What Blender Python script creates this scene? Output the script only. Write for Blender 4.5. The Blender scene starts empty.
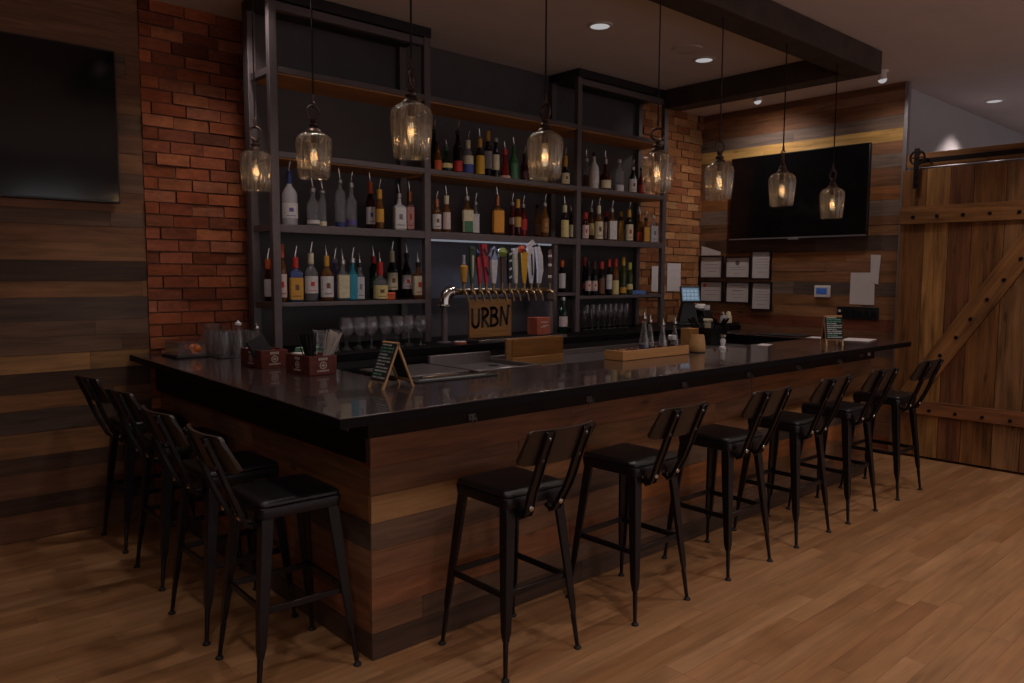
import bpy, bmesh, math, random
from mathutils import Vector, Matrix
PI = math.pi
SC = bpy.context.scene
COL = SC.collection
R = random.Random(11)

# ------------------------------------------------------------------ materials
def lin(h):
    h = h.lstrip('#')
    o = []
    for i in (0, 2, 4):
        c = int(h[i:i+2], 16) / 255
        o.append(c / 12.92 if c <= .04045 else ((c + .055) / 1.055) ** 2.4)
    return tuple(o)

MATS = {}
def base_mat(name):
    m = bpy.data.materials.new(name); m.use_nodes = True
    nt = m.node_tree
    b = nt.nodes['Principled BSDF']
    MATS[name] = m
    return m, nt, b

def mat(name, col, rough=.5, metal=0., var=.12, scale=18., bump=0., spec=.5, coat=0.):
    """plain material with a procedural mottling of colour and roughness"""
    m, nt, b = base_mat(name)
    c = lin(col) if isinstance(col, str) else col
    tc = nt.nodes.new('ShaderNodeTexCoord')
    n = nt.nodes.new('ShaderNodeTexNoise'); n.inputs['Scale'].default_value = scale; n.inputs['Detail'].default_value = 3
    nt.links.new(tc.outputs['Object'], n.inputs['Vector'])
    r = nt.nodes.new('ShaderNodeValToRGB')
    r.color_ramp.elements[0].position = .3; r.color_ramp.elements[1].position = .7
    r.color_ramp.elements[0].color = (*[x * (1 - var) for x in c], 1)
    r.color_ramp.elements[1].color = (*[min(1, x * (1 + var)) for x in c], 1)
    nt.links.new(n.outputs['Fac'], r.inputs['Fac'])
    nt.links.new(r.outputs['Color'], b.inputs['Base Color'])
    b.inputs['Roughness'].default_value = rough; b.inputs['Metallic'].default_value = metal
    b.inputs['Specular IOR Level'].default_value = spec
    b.inputs['Coat Weight'].default_value = coat
    if bump:
        bp = nt.nodes.new('ShaderNodeBump'); bp.inputs['Strength'].default_value = bump; bp.inputs['Distance'].default_value = .004
        nt.links.new(n.outputs['Fac'], bp.inputs['Height']); nt.links.new(bp.outputs['Normal'], b.inputs['Normal'])
    return m

def wood_attr(name, rough=.6, grain=(2.2, 42.), contrast=.55, bump=.25, spec=.3, knots=True):
    """boards: every board's own tone is stored on it, the grain runs along its length"""
    m, nt, b = base_mat(name)
    N, L = nt.nodes.new, nt.links.new
    at = N('ShaderNodeAttribute'); at.attribute_name = 'Col'
    uv = N('ShaderNodeUVMap'); uv.uv_map = 'UVMap'
    mp = N('ShaderNodeMapping'); mp.inputs['Scale'].default_value = (grain[0], grain[1], 1)
    L(uv.outputs['UV'], mp.inputs['Vector'])
    n = N('ShaderNodeTexNoise'); n.inputs['Scale'].default_value = 1.; n.inputs['Detail'].default_value = 6; n.inputs['Roughness'].default_value = .65
    n.inputs['Distortion'].default_value = .6
    L(mp.outputs['Vector'], n.inputs['Vector'])
    mp2 = N('ShaderNodeMapping'); mp2.inputs['Scale'].default_value = (1.6, 7., 1)
    L(uv.outputs['UV'], mp2.inputs['Vector'])
    n2 = N('ShaderNodeTexNoise'); n2.inputs['Scale'].default_value = 1.; n2.inputs['Detail'].default_value = 3
    L(mp2.outputs['Vector'], n2.inputs['Vector'])
    mul = N('ShaderNodeMath'); mul.operation = 'MULTIPLY_ADD'; mul.inputs[1].default_value = .55; 
    L(n.outputs['Fac'], mul.inputs[0])
    mul2 = N('ShaderNodeMath'); mul2.operation = 'MULTIPLY'; mul2.inputs[1].default_value = .45
    L(n2.outputs['Fac'], mul2.inputs[0]); L(mul2.outputs[0], mul.inputs[2])
    r = N('ShaderNodeValToRGB')
    e = r.color_ramp.elements
    e[0].position = .32; e[0].color = (1 - contrast,) * 3 + (1,)
    e[1].position = .68; e[1].color = (1 + contrast * .5,) * 3 + (1,)
    L(mul.outputs[0], r.inputs['Fac'])
    mx = N('ShaderNodeMix'); mx.data_type = 'RGBA'; mx.blend_type = 'MULTIPLY'; mx.inputs['Factor'].default_value = 1
    L(at.outputs['Color'], mx.inputs['A']); L(r.outputs['Color'], mx.inputs['B'])
    out = mx.outputs['Result']
    if knots:
        v = N('ShaderNodeTexVoronoi'); v.inputs['Scale'].default_value = 1.
        mp3 = N('ShaderNodeMapping'); mp3.inputs['Scale'].default_value = (2.2, 7., 1)
        L(uv.outputs['UV'], mp3.inputs['Vector']); L(mp3.outputs['Vector'], v.inputs['Vector'])
        kr = N('ShaderNodeValToRGB'); ke = kr.color_ramp.elements
        ke[0].position = .05; ke[0].color = (.35, .3, .28, 1); ke[1].position = .12; ke[1].color = (1, 1, 1, 1)
        L(v.outputs['Distance'], kr.inputs['Fac'])
        m2 = N('ShaderNodeMix'); m2.data_type = 'RGBA'; m2.blend_type = 'MULTIPLY'; m2.inputs['Factor'].default_value = .8
        L(out, m2.inputs['A']); L(kr.outputs['Color'], m2.inputs['B']); out = m2.outputs['Result']
    L(out, b.inputs['Base Color'])
    b.inputs['Roughness'].default_value = rough; b.inputs['Specular IOR Level'].default_value = spec
    if bump:
        bp = N('ShaderNodeBump'); bp.inputs['Strength'].default_value = bump; bp.inputs['Distance'].default_value = .003
        L(mul.outputs[0], bp.inputs['Height']); L(bp.outputs['Normal'], b.inputs['Normal'])
    return m

def glass_mat(name, tint, body=0., body_col=None, rough=.04, refl=1., ripple=0., trans=0., streak=0.):
    """thin-walled bottle or lamp glass: see-through tint, a little body colour, mirror gloss by angle"""
    m, nt, b = base_mat(name); N, L = nt.nodes.new, nt.links.new
    out = nt.nodes['Material Output']; nt.nodes.remove(b)
    t = N('ShaderNodeBsdfTransparent'); 
    tc = N('ShaderNodeTexCoord'); n = N('ShaderNodeTexNoise'); n.inputs['Scale'].default_value = 30.
    if streak:      # pressed glass: wavy from top to bottom
        mp = N('ShaderNodeMapping'); mp.inputs['Scale'].default_value = (2.6, 2.6, .18); L(tc.outputs['Object'], mp.inputs['Vector']); L(mp.outputs['Vector'], n.inputs['Vector'])
    else: L(tc.outputs['Object'], n.inputs['Vector'])
    r = N('ShaderNodeValToRGB'); r.color_ramp.elements[0].position = .35; r.color_ramp.elements[1].position = .65; r.color_ramp.elements[0].color = (*[x * (.9 - streak) for x in tint], 1); r.color_ramp.elements[1].color = (*[min(1, x * 1.05) for x in tint], 1)
    L(n.outputs['Fac'], r.inputs['Fac']); L(r.outputs['Color'], t.inputs['Color'])
    cur = t.outputs[0]
    bc = body_col or tint
    if body:
        d = N('ShaderNodeBsdfDiffuse'); d.inputs['Color'].default_value = (*bc, 1)
        x = N('ShaderNodeMixShader'); x.inputs[0].default_value = body
        L(cur, x.inputs[1]); L(d.outputs[0], x.inputs[2]); cur = x.outputs[0]
    if trans:
        d = N('ShaderNodeBsdfTranslucent'); d.inputs['Color'].default_value = (*bc, 1)
        x = N('ShaderNodeMixShader'); x.inputs[0].default_value = trans
        L(cur, x.inputs[1]); L(d.outputs[0], x.inputs[2]); cur = x.outputs[0]
    g = N('ShaderNodeBsdfGlossy'); g.inputs['Roughness'].default_value = rough
    lw = N('ShaderNodeLayerWeight'); lw.inputs['Blend'].default_value = .35
    mr = N('ShaderNodeMapRange'); mr.inputs['To Min'].default_value = .05 * refl; mr.inputs['To Max'].default_value = .75 * refl
    L(lw.outputs['Facing'], mr.inputs['Value'])
    p = N('ShaderNodeMath'); p.operation = 'POWER'; p.inputs[1].default_value = 1.6; L(mr.outputs[0], p.inputs[0])
    if ripple:
        bp = N('ShaderNodeBump'); bp.inputs['Strength'].default_value = ripple; bp.inputs['Distance'].default_value = .01
        L(n.outputs['Fac'], bp.inputs['Height']); L(bp.outputs['Normal'], g.inputs['Normal'])
    x = N('ShaderNodeMixShader'); L(p.outputs[0], x.inputs[0]); L(cur, x.inputs[1]); L(g.outputs[0], x.inputs[2])
    L(x.outputs[0], out.inputs['Surface'])
    return m

def emit_mat(name, col, strength, var=.05):
    m, nt, b = base_mat(name); N, L = nt.nodes.new, nt.links.new
    out = nt.nodes['Material Output']; nt.nodes.remove(b)
    e = N('ShaderNodeEmission'); e.inputs['Strength'].default_value = strength
    tc = N('ShaderNodeTexCoord'); n = N('ShaderNodeTexNoise'); n.inputs['Scale'].default_value = 25.; L(tc.outputs['Object'], n.inputs['Vector'])
    r = N('ShaderNodeValToRGB'); r.color_ramp.elements[0].color = (*[x * (1 - var) for x in col], 1); r.color_ramp.elements[1].color = (*col, 1)
    L(n.outputs['Fac'], r.inputs['Fac']); L(r.outputs['Color'], e.inputs['Color']); L(e.outputs[0], out.inputs['Surface'])
    return m

# ------------------------------------------------------------------ shape collector
class G:
    def __init__(s):
        s.bm = bmesh.new(); s.mi = 0
        s.uv = s.bm.loops.layers.uv.new('UVMap'); s.cl = s.bm.loops.layers.float_color.new('Col')
    def f(s, vs, smooth=False, col=None, uvs=None):
        try: fc = s.bm.faces.new(vs)
        except ValueError: return None
        fc.material_index = s.mi; fc.smooth = smooth
        if col or uvs:
            for i, l in enumerate(fc.loops):
                if col: l[s.cl] = (*col, 1)
                if uvs: l[s.uv].uv = uvs[i]
        return fc
    def v(s, p): return s.bm.verts.new(p)
    def hexa(s, P, col=None, uo=None):
        """8 corners: bottom ring 0-3, top ring 4-7"""
        vs = [s.v(p) for p in P]
        for q in ((0, 3, 2, 1), (4, 5, 6, 7), (0, 1, 5, 4), (1, 2, 6, 5), (2, 3, 7, 6), (3, 0, 4, 7)):
            s.f([vs[i] for i in q], col=col, uvs=[uo[i] for i in q] if uo else None)
        return vs
    def box(s, x0, x1, y0, y1, z0, z1, **k):
        return s.hexa([(x0, y0, z0), (x1, y0, z0), (x1, y1, z0), (x0, y1, z0), (x0, y0, z1), (x1, y0, z1), (x1, y1, z1), (x0, y1, z1)], **k)
    def ob(s, c, a, b, n, **k):
        """box about c with half-extent vectors a, b, n"""
        c, a, b, n = map(Vector, (c, a, b, n))
        return s.hexa([c - a - b - n, c + a - b - n, c + a + b - n, c - a + b - n, c - a - b + n, c + a - b + n, c + a + b + n, c - a + b + n], **k)
    def ring(s, c, ax, bx, r, n, ph=0.):
        return [s.v(c + ax * (r * math.cos(ph + 2 * PI * i / n)) + bx * (r * math.sin(ph + 2 * PI * i / n))) for i in range(n)]
    def skin(s, rings, caps=True, smooth=True):
        n = len(rings[0])
        for a, b in zip(rings, rings[1:]):
            for i in range(n):
                s.f([a[i], a[(i + 1) % n], b[(i + 1) % n], b[i]], smooth)
        if caps:
            s.f(list(reversed(rings[0]))); s.f(rings[-1])
    def tube(s, pts, r, n=8, caps=True, ph=0.):
        pts = [Vector(p) for p in pts]; rs = r if isinstance(r, (list, tuple)) else [r] * len(pts)
        rings = []; up = None
        for i, p in enumerate(pts):
            t = (pts[min(i + 1, len(pts) - 1)] - pts[max(i - 1, 0)]).normalized()
            if up is None:
                up = Vector((0, 0, 1)) if abs(t.z) < .9 else Vector((0, 1, 0))
            a = t.cross(up).normalized(); b = a.cross(t).normalized(); up = b
            rings.append(s.ring(p, a, b, rs[i], n, ph))
        s.skin(rings, caps)
    def bar(s, pts, w, h, up=(0, 0, 1)):
        """rectangular bar along pts, w across, h along 'up'"""
        pts = [Vector(p) for p in pts]; up = Vector(up); rings = []
        for i, p in enumerate(pts):
            t = (pts[min(i + 1, len(pts) - 1)] - pts[max(i - 1, 0)]).normalized()
            a = t.cross(up).normalized(); b = a.cross(t).normalized()
            ww = w[i] if isinstance(w, (list, tuple)) else w; hh = h[i] if isinstance(h, (list, tuple)) else h
            rings.append([s.v(p + a * (ww / 2 * x) + b * (hh / 2 * y)) for x, y in ((-1, -1), (1, -1), (1, 1), (-1, 1))])
        s.skin(rings, True, False)
    def torus(s, c, ax, bx, R_, r, n=20, k=8):
        c, ax, bx = Vector(c), Vector(ax), Vector(bx); nz = ax.cross(bx).normalized(); rings = []
        for i in range(n):
            a = 2 * PI * i / n; d = ax * math.cos(a) + bx * math.sin(a)
            rings.append([s.v(c + d * (R_ + r * math.cos(2 * PI * j / k)) + nz * (r * math.sin(2 * PI * j / k))) for j in range(k)])
        for i in range(n):
            a, b = rings[i], rings[(i + 1) % n]
            for j in range(k):
                s.f([a[j], b[j], b[(j + 1) % k], a[(j + 1) % k]], True)
    def lathe(s, prof, n=20, c=(0, 0, 0), sq=0., a0=0., a1=2 * PI, flute=0., nf=12, cap=False):
        """profile (r, z); sq > 0 squares the section; partial sweep a0..a1"""
        c = Vector(c); full = abs(a1 - a0 - 2 * PI) < 1e-6
        m = n if full else n + 1
        rings = []
        for p in prof:
            r, z = p[0], p[1]; q = p[2] if len(p) > 2 else sq
            ring = []
            for i in range(m):
                a = a0 + (a1 - a0) * i / n
                rr = r * (1 + flute * math.cos(nf * a))
                if q:
                    k = 1 / max(abs(math.cos(a)), abs(math.sin(a)))
                    rr = r * ((1 - q) + q * min(k, 1.30))
                ring.append((c.x + rr * math.cos(a), c.y + rr * math.sin(a), c.z + z))
            rings.append([s.v(ring[0])] if r < 1e-6 else [s.v(t) for t in ring])
        for A, B in zip(rings, rings[1:]):
            for i in range(n):
                j = (i + 1) % m
                if len(A) == 1 and len(B) == 1: continue
                if len(A) == 1: s.f([A[0], B[j], B[i]], True)
                elif len(B) == 1: s.f([A[i], A[j], B[0]], True)
                else: s.f([A[i], A[j], B[j], B[i]], True)
        if cap and full:
            if len(rings[0]) > 1: s.f(list(reversed(rings[0])))
            if len(rings[-1]) > 1: s.f(rings[-1])
    def prism(s, poly, O, U, V, N, t):
        """polygon (u, v) extruded by t along N"""
        O, U, V, N = map(Vector, (O, U, V, N))
        a = [s.v(O + U * u + V * v) for u, v in poly]; b = [s.v(O + U * u + V * v + N * t) for u, v in poly]
        s.f(list(reversed(a))); s.f(b)
        n = len(poly)
        for i in range(n): s.f([a[i], a[(i + 1) % n], b[(i + 1) % n], b[i]])
    def stroke(s, pts, O, U, V, N, w, t):
        """flat brush stroke through (u, v) points on a plane"""
        O, U, V, N = map(Vector, (O, U, V, N))
        for (a, b) in zip(pts, pts[1:]):
            d = Vector((b[0] - a[0], b[1] - a[1])); l = d.length
            if l < 1e-6: continue
            d /= l; q = Vector((-d.y, d.x)) * (w / 2); e = d * (w * .3)
            P = [(a[0] - e.x - q.x, a[1] - e.y - q.y), (b[0] + e.x - q.x, b[1] + e.y - q.y), (b[0] + e.x + q.x, b[1] + e.y + q.y), (a[0] - e.x + q.x, a[1] - e.y + q.y)]
            s.prism(P, O, U, V, N, t)
    def plank(s, O, U, V, N, u0, u1, v0, v1, n0, n1, col):
        O, U, V, N = map(Vector, (O, U, V, N))
        P = [O + U * u + V * v + N * n for n in (n0, n1) for u, v in ((u0, v0), (u1, v0), (u1, v1), (u0, v1))]
        du, dv = R.uniform(0, 40), R.uniform(0, 40)
        uo = [(u + du, v + dv) for _ in (0, 1) for u, v in ((u0, v0), (u1, v0), (u1, v1), (u0, v1))]
        if U.cross(V).dot(N) < 0:
            P = [P[i] for i in (1, 0, 3, 2, 5, 4, 7, 6)]; uo = [uo[i] for i in (1, 0, 3, 2, 5, 4, 7, 6)]
        s.hexa(P, col=col, uo=uo)
    def build(s, name, m, parent=None, bevel=0., segs=2, sharp=35, loc=None, fix=True):
        if fix: bmesh.ops.recalc_face_normals(s.bm, faces=s.bm.faces)
        me = bpy.data.meshes.new(name); s.bm.to_mesh(me); s.bm.free()
        for x in (m if isinstance(m, (list, tuple)) else [m]):
            me.materials.append(MATS[x] if isinstance(x, str) else x)
        me.set_sharp_from_angle(angle=math.radians(sharp))
        o = bpy.data.objects.new(name, me); COL.objects.link(o)
        if parent: o.parent = parent
        if loc: o.location = loc
        if bevel:
            b = o.modifiers.new('edge', 'BEVEL'); b.width = bevel; b.segments = segs; b.limit_method = 'ANGLE'; b.angle_limit = math.radians(40)
        return o

def tag(o, label, cat, group=None):
    o['label'] = label; o['category'] = cat
    if group: o['group'] = group
    return o
def thing(name, label, cat, loc=(0, 0, 0), rz=0., group=None):
    o = bpy.data.objects.new(name, None); COL.objects.link(o)
    o.empty_display_size = .05
    o.location = loc; o.rotation_euler = (0, 0, rz)
    return tag(o, label, cat, group)
def structure(o):
    o['kind'] = 'structure'; return o
def dup(root, loc, rz=0., label=None):
    r = root.copy(); COL.objects.link(r); r.location = loc; r.rotation_euler = (0, 0, rz)
    if label: r['label'] = label
    for ch in list(root.children):
        c = ch.copy(); COL.objects.link(c); c.parent = r
        for g in list(ch.children):
            d = g.copy(); COL.objects.link(d); d.parent = c
    return r
X_, Y_, Z_ = Vector((1, 0, 0)), Vector((0, 1, 0)), Vector((0, 0, 1))

# ------------------------------------------------------------------ the camera
cam = bpy.data.cameras.new('camera'); co = bpy.data.objects.new('camera', cam); COL.objects.link(co)
yaw, pit, rol = math.radians(41.927), math.radians(4.964), math.radians(.2785)
fw = Vector((math.sin(yaw) * math.cos(pit), math.cos(yaw) * math.cos(pit), -math.sin(pit)))
rt = Vector((math.cos(yaw), -math.sin(yaw), 0)); up = rt.cross(fw)
r2 = rt * math.cos(rol) + up * math.sin(rol); u2 = up * math.cos(rol) - rt * math.sin(rol)
M = Matrix((r2, u2, -fw)).transposed().to_4x4(); M.translation = (0, 0, 1.58)
co.matrix_world = M
cam.sensor_width = 36; cam.lens = 770.7 / 1024 * 36; cam.clip_start = .05
SC.camera = co

# ------------------------------------------------------------------ palette
mat('ceiling_paint', '#d6c9c6', .9, var=.03, scale=4)
mat('grey_wall_paint', '#b8aeb0', .85, var=.03, scale=4)
mat('dark_panel', '#463f41', .6, var=.1, scale=6)
mat('blue_glow_panel', '#70727e', .6, var=.05, scale=6)  # blue-grey carries the glow of the strip light
mat('black_steel', '#2a2526', .42, .35, var=.15, scale=30)
mat('shelf_steel', '#5f5455', .5, .25, var=.08, scale=22)
mat('stool_steel', '#1b1517', .36, .4, var=.2, scale=40)
mat('black_vinyl', '#141012', .38, 0, var=.2, scale=60, bump=.15)
mat('stool_back', '#2f231c', .42, 0, var=.2, scale=14)
mat('chrome', '#b9b2ae', .18, 1., var=.05)
mat('brushed_steel', '#8d8584', .38, .9, var=.08, scale=50)
mat('brass_chrome', '#8f7350', .3, .85, var=.1)
mat('iron', '#241d1c', .5, .6, var=.2, scale=40)
mat('bronze', '#54423a', .38, .7, var=.2, scale=40)
mat('bar_top', '#3b302f', .2, 0, var=.2, scale=7, spec=.7, coat=.5)
mat('bar_edge', '#0c0809', .55, 0, var=.2, scale=14, spec=.12)
mat('apron_shade_wood', '#21120f', .55, 0, var=.25, scale=12, spec=.15)  # dark tone carries the shade under the bar overhang
mat('tv_screen', '#0b090b', .12, 0, var=.05, spec=.6)
mat('tv_frame', '#0e0b0d', .35, 0, var=.1)
mat('silver_trim', '#9a9496', .35, .6, var=.05)
mat('paper', '#cfc4c2', .85, var=.03, scale=9)
mat('paper_ink', '#6d625f', .85, var=.05)
mat('black_frame', '#191113', .4, var=.15)
mat('white_plastic', '#d6d0ce', .5, var=.03)
mat('black_plastic', '#151113', .45, var=.15)
mat('chalk_black', '#171718', .8, var=.15, scale=50)
mat('chalk_white', '#b9bdb8', .9, var=.1)
mat('chalk_green', '#5f9e7f', .9, var=.1)
mat('pine', '#b98d5d', .6, var=.12, scale=25)
mat('box_wood', '#a8743f', .6, var=.15, scale=16)
mat('caddy_red', '#65281e', .6, var=.45, scale=38)
mat('logo_white', '#c9bdb4', .8, var=.05)
mat('kraft_red', '#a4513c', .75, var=.1)
mat('sign_wood', '#8a6038', .6, var=.2, scale=20)
mat('paint_black', '#0d0a0a', .5, var=.1)
mat('votive_tan', '#b98a56', .5, var=.12, scale=22)
mat('orange_flesh', '#c9651a', .45, var=.2, scale=30)
mat('garnish', '#4a1c18', .35, var=.5, scale=60)
mat('beam_wood', '#3a2a22', .7, var=.35, scale=7, bump=.4)
mat('blue_cover', '#4a6fae', .5, var=.1)
mat('green_cloth', '#7ea48c', .85, var=.1)
mat('rubber', '#100d0e', .7, var=.2)
mat('cord', '#171213', .6, var=.1)
wood_attr('reclaimed', .62, grain=(2.6, 34.), contrast=.62, bump=.35)
wood_attr('barn_wood', .6, grain=(1.6, 26.), contrast=.85, bump=.35)
wood_attr('oak_floor', .38, grain=(1.8, 26.), contrast=.42, bump=.06, spec=.4, knots=False)
wood_attr('shelf_wood', .55, contrast=.35, knots=False)
wood_attr('brick', .85, grain=(16., 30.), contrast=.55, bump=1., spec=.2, knots=False)
glass_mat('lamp_glass', (.94, .90, .88), body=.05, body_col=(.72, .64, .60), ripple=1., trans=.032, refl=1.25, streak=.4)
glass_mat('clear_glass', (.93, .92, .93), body=.045, body_col=(.85, .81, .80), refl=1.5)
emit_mat('filament', (.9, 1., .9), .42)
emit_mat('lamp_lens', (1., .95, .96), .42)
emit_mat('led_strip', (.66, .68, .80), .26)
emit_mat('tablet_glow', (.45, .68, .95), .30, .5)
emit_mat('thermo_glow', (.08, .16, .5), .30, .7)

P_PEND = .6
# ------------------------------------------------------------------ the room
XR, YB, YW, ZC = 7.13, 5.21, 4.91, 3.27
TONE = {k: lin(v) for k, v in dict(
    tan='#ac7f52', lt='#bb8e58', brown='#7f573d', mid='#8e6240', dk='#513a2d', dgrey='#5c4a41', org='#9a6238', borg='#91582f', bmid='#85563a', grey='#7a675b',
    red='#7d4630', gb='#6f5340', pink='#947059', yel='#bf9556').items()}
def planks(g, O, U, V, N, L_, rows, thick, lens, gap=.0015, jit=.12, mixes=None, start=None):
    """boards along U in rows (v0, v1, tone or list of tones)"""
    for v0, v1, tn in rows:
        u = -R.uniform(0, lens[0]) if start is None else start
        while u < L_:
            l = R.uniform(*lens); a, b = max(0, u), min(L_, u + l); u += l
            if b - a < .01: continue
            t = R.choice(tn) if isinstance(tn, (list, tuple)) and isinstance(tn[0], str) else tn
            c = TONE[t] if isinstance(t, str) else t
            k = 1 + R.uniform(-jit, jit); w = R.uniform(-.04, .04)
            c = (c[0] * k * (1 + w), c[1] * k, c[2] * k * (1 - w))
            n = R.uniform(0, .004)
            g.plank(O, U, V, N, a + gap / 2, b - gap / 2, v0 + gap / 2, v1 - gap / 2, -thick, n, c)

# floor: narrow oak boards running along the bar
g = G()
rows = []; y = -3.2; k = 0
oak = [lin(x) for x in ('#a57a52', '#a1754d', '#a87d55', '#9c714a', '#a57b53', '#ab8159', '#976c47')]
while y < YB:
    rows.append((y, y + .088)); y += .088
for v0, v1 in rows:
    u = -3.2 - R.uniform(0, 1.)
    while u < 8.:
        l = R.uniform(.5, 1.5); a, b = max(-3.2, u), min(8., u + l); u += l
        if b - a < .02: continue
        c = R.choice(oak); c = (c[0] * 1.03, c[1] * .985, c[2] * 1.0); kk = 1 + R.uniform(-.045, .045)
        g.plank((0, 0, 0), X_, Y_, Z_, a + .0004, b - .0004, v0 + .0004, v1 - .0004, -.015, 0, tuple(x * kk for x in c))
structure(g.build('floor', 'oak_floor'))
g = G(); g.box(-3.3, 12.5, -3.3, 5.6, -.12, -.012); structure(g.build('floor_base', 'dark_panel'))
g = G(); g.box(-3.3, 12.5, -3.3, 5.6, ZC, ZC + .1); structure(g.build('ceiling', 'ceiling_paint'))

# back wall, reclaimed boards with the first television
zl = [1.952, 1.861, 1.762, 1.652, 1.529, 1.431, 1.292, 1.199, 1.097, .991, .873, .773, .638, .496, .401, .259, .163, .004]
tl = ['gb', 'brown', 'mid', 'dk', 'mid', 'dgrey', 'gb', 'gb', 'tan', 'dk', 'mid', 'dgrey', 'mid', 'dk', 'brown', 'dk', 'brown']
rw = [(zl[i + 1], zl[i], tl[i]) for i in range(17)]
z = 1.952
for t in ('brown', 'gb', 'mid', 'brown', 'gb', 'mid', 'brown', 'gb', 'brown', 'dk', 'gb'):
    rw.append((z, min(ZC, z + .12), [t, t, 'brown'])); z += .12
g = G(); planks(g, (-3.2, YB, 0), X_, Z_, -Y_, 4.755, rw, .02, (1.6, 2.6))
g.mi = 1; g.box(-3.2, 1.52, YB + .021, YB + .12, 0, ZC)
structure(g.build('wall_back', ['reclaimed', 'dark_panel']))

# brick: the pier beside the boards, and the stretch behind and right of the shelves
BR = [lin(x) for x in ('#ab5d3c', '#9e5234', '#b46340', '#924c34', '#a45c40', '#b26a46', '#84452f', '#a8664a', '#98553c')]
def bricks(g, O, U, V, N, L_, H_, cols=BR, v_=.22):
    v = .0; r = 0
    while v < H_:
        u = -.11 if r % 2 else 0.; u -= R.uniform(0, .04)
        while u < L_:
            l = .205 + R.uniform(-.015, .02); a, b = max(0, u), min(L_, u + l); u += l + .009
            if b - a < .015: continue
            c = R.choice(cols); k = 1 + R.uniform(-v_, v_ * .8)
            if R.random() < .1: k *= 1 - v_ * 1.8
            g.plank(O, U, V, N, a, b, v + .0045, min(H_, v + .0735), -.03, R.uniform(0, .02), tuple(x * k for x in c))
        v += .078; r += 1
g = G(); bricks(g, (1.557, YB - .005, 0), X_, Z_, -Y_, .74, ZC)
g.mi = 1; g.box(1.52, 2.26, YB, YB + .12, 0, ZC)
mat('mortar_tan', '#86664a', .95, var=.25, scale=30)
mat('mortar', '#6b4f40', .95, var=.25, scale=30)
structure(g.build('wall_brick_left', ['brick', 'mortar']))
BR2 = [tuple(x * f for x in lin(h)) for h, f in (('#a87048', 1), ('#a0683f', 1), ('#b07a50', 1), ('#986040', 1), ('#ae8056', 1), ('#9a6642', 1), ('#8a5436', 1))]
g = G(); bricks(g, (5.5, YW, 0), X_, Z_, -Y_, XR - 5.5, ZC, BR2, .11)
g.mi = 1; g.box(2.24, XR, YW + .004, YW + .12, 0, ZC); g.box(2.24, 2.30, YW + .12, YB, 0, ZC)
structure(g.build('wall_brick_right', ['brick', 'mortar_tan']))

# right-hand wall of reclaimed boards, seen face on above the bar's far end
zr = [3.27, 3.204, 3.126, 2.995, 2.881, 2.768, 2.666, 2.543, 2.381, 2.258, 2.116, 2.041, 1.948, 1.81, 1.711, 1.624, 1.524, 1.401, 1.297, 1.19, 1.082]
tr = [['brown'], ['pink', 'mid'], ['brown', 'gb'], ['gb', 'grey'], ['yel'], ['brown', 'mid'], ['grey', 'gb'], ['mid', 'brown'], ['org'], ['gb', 'grey'], ['brown'], ['mid', 'brown'], ['dk', 'dgrey'],
      ['org', 'mid'], ['brown'], ['lt', 'mid'], ['grey', 'dgrey'], ['brown', 'mid'], ['mid', 'org'], ['red', 'brown']]
rw = [(zr[i + 1], zr[i], tr[i]) for i in range(20)]
z = 1.082
while z > 0:
    rw.append((max(0, z - .118), z, R.choice([['brown'], ['red', 'gb'], ['mid'], ['dgrey'], ['org', 'brown']]))); z -= .118
g = G(); planks(g, (XR, 2.83, 0), Y_, Z_, -X_, 4.92 - 2.83, rw, .02, (.9, 1.9))
g.mi = 1; g.box(XR + .021, XR + .12, 2.83, 4.97, 0, ZC)
structure(g.build('wall_right', ['reclaimed', 'dark_panel']))
g = G(); g.box(XR - .012, XR + .03, 2.795, 2.829, 0, ZC - .01)
structure(g.build('trim_1', 'silver_trim', bevel=.003))

# the hallway past the sliding door: a grey painted wall running away, a low partition behind the door
g = G(); g.box(XR + .121, 12.4, 2.90, 3.0, 0, ZC); structure(g.build('wall_hall', 'grey_wall_paint'))
g = G(); g.box(XR + .06, XR + .16, -.6, 2.79, 0, 2.52); structure(g.build('wall_partition', 'grey_wall_paint'))
g = G(); g.box(12.4, 12.5, -3.3, 3., 0, ZC); structure(g.build('wall_hall_end', 'grey_wall_paint'))
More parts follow.
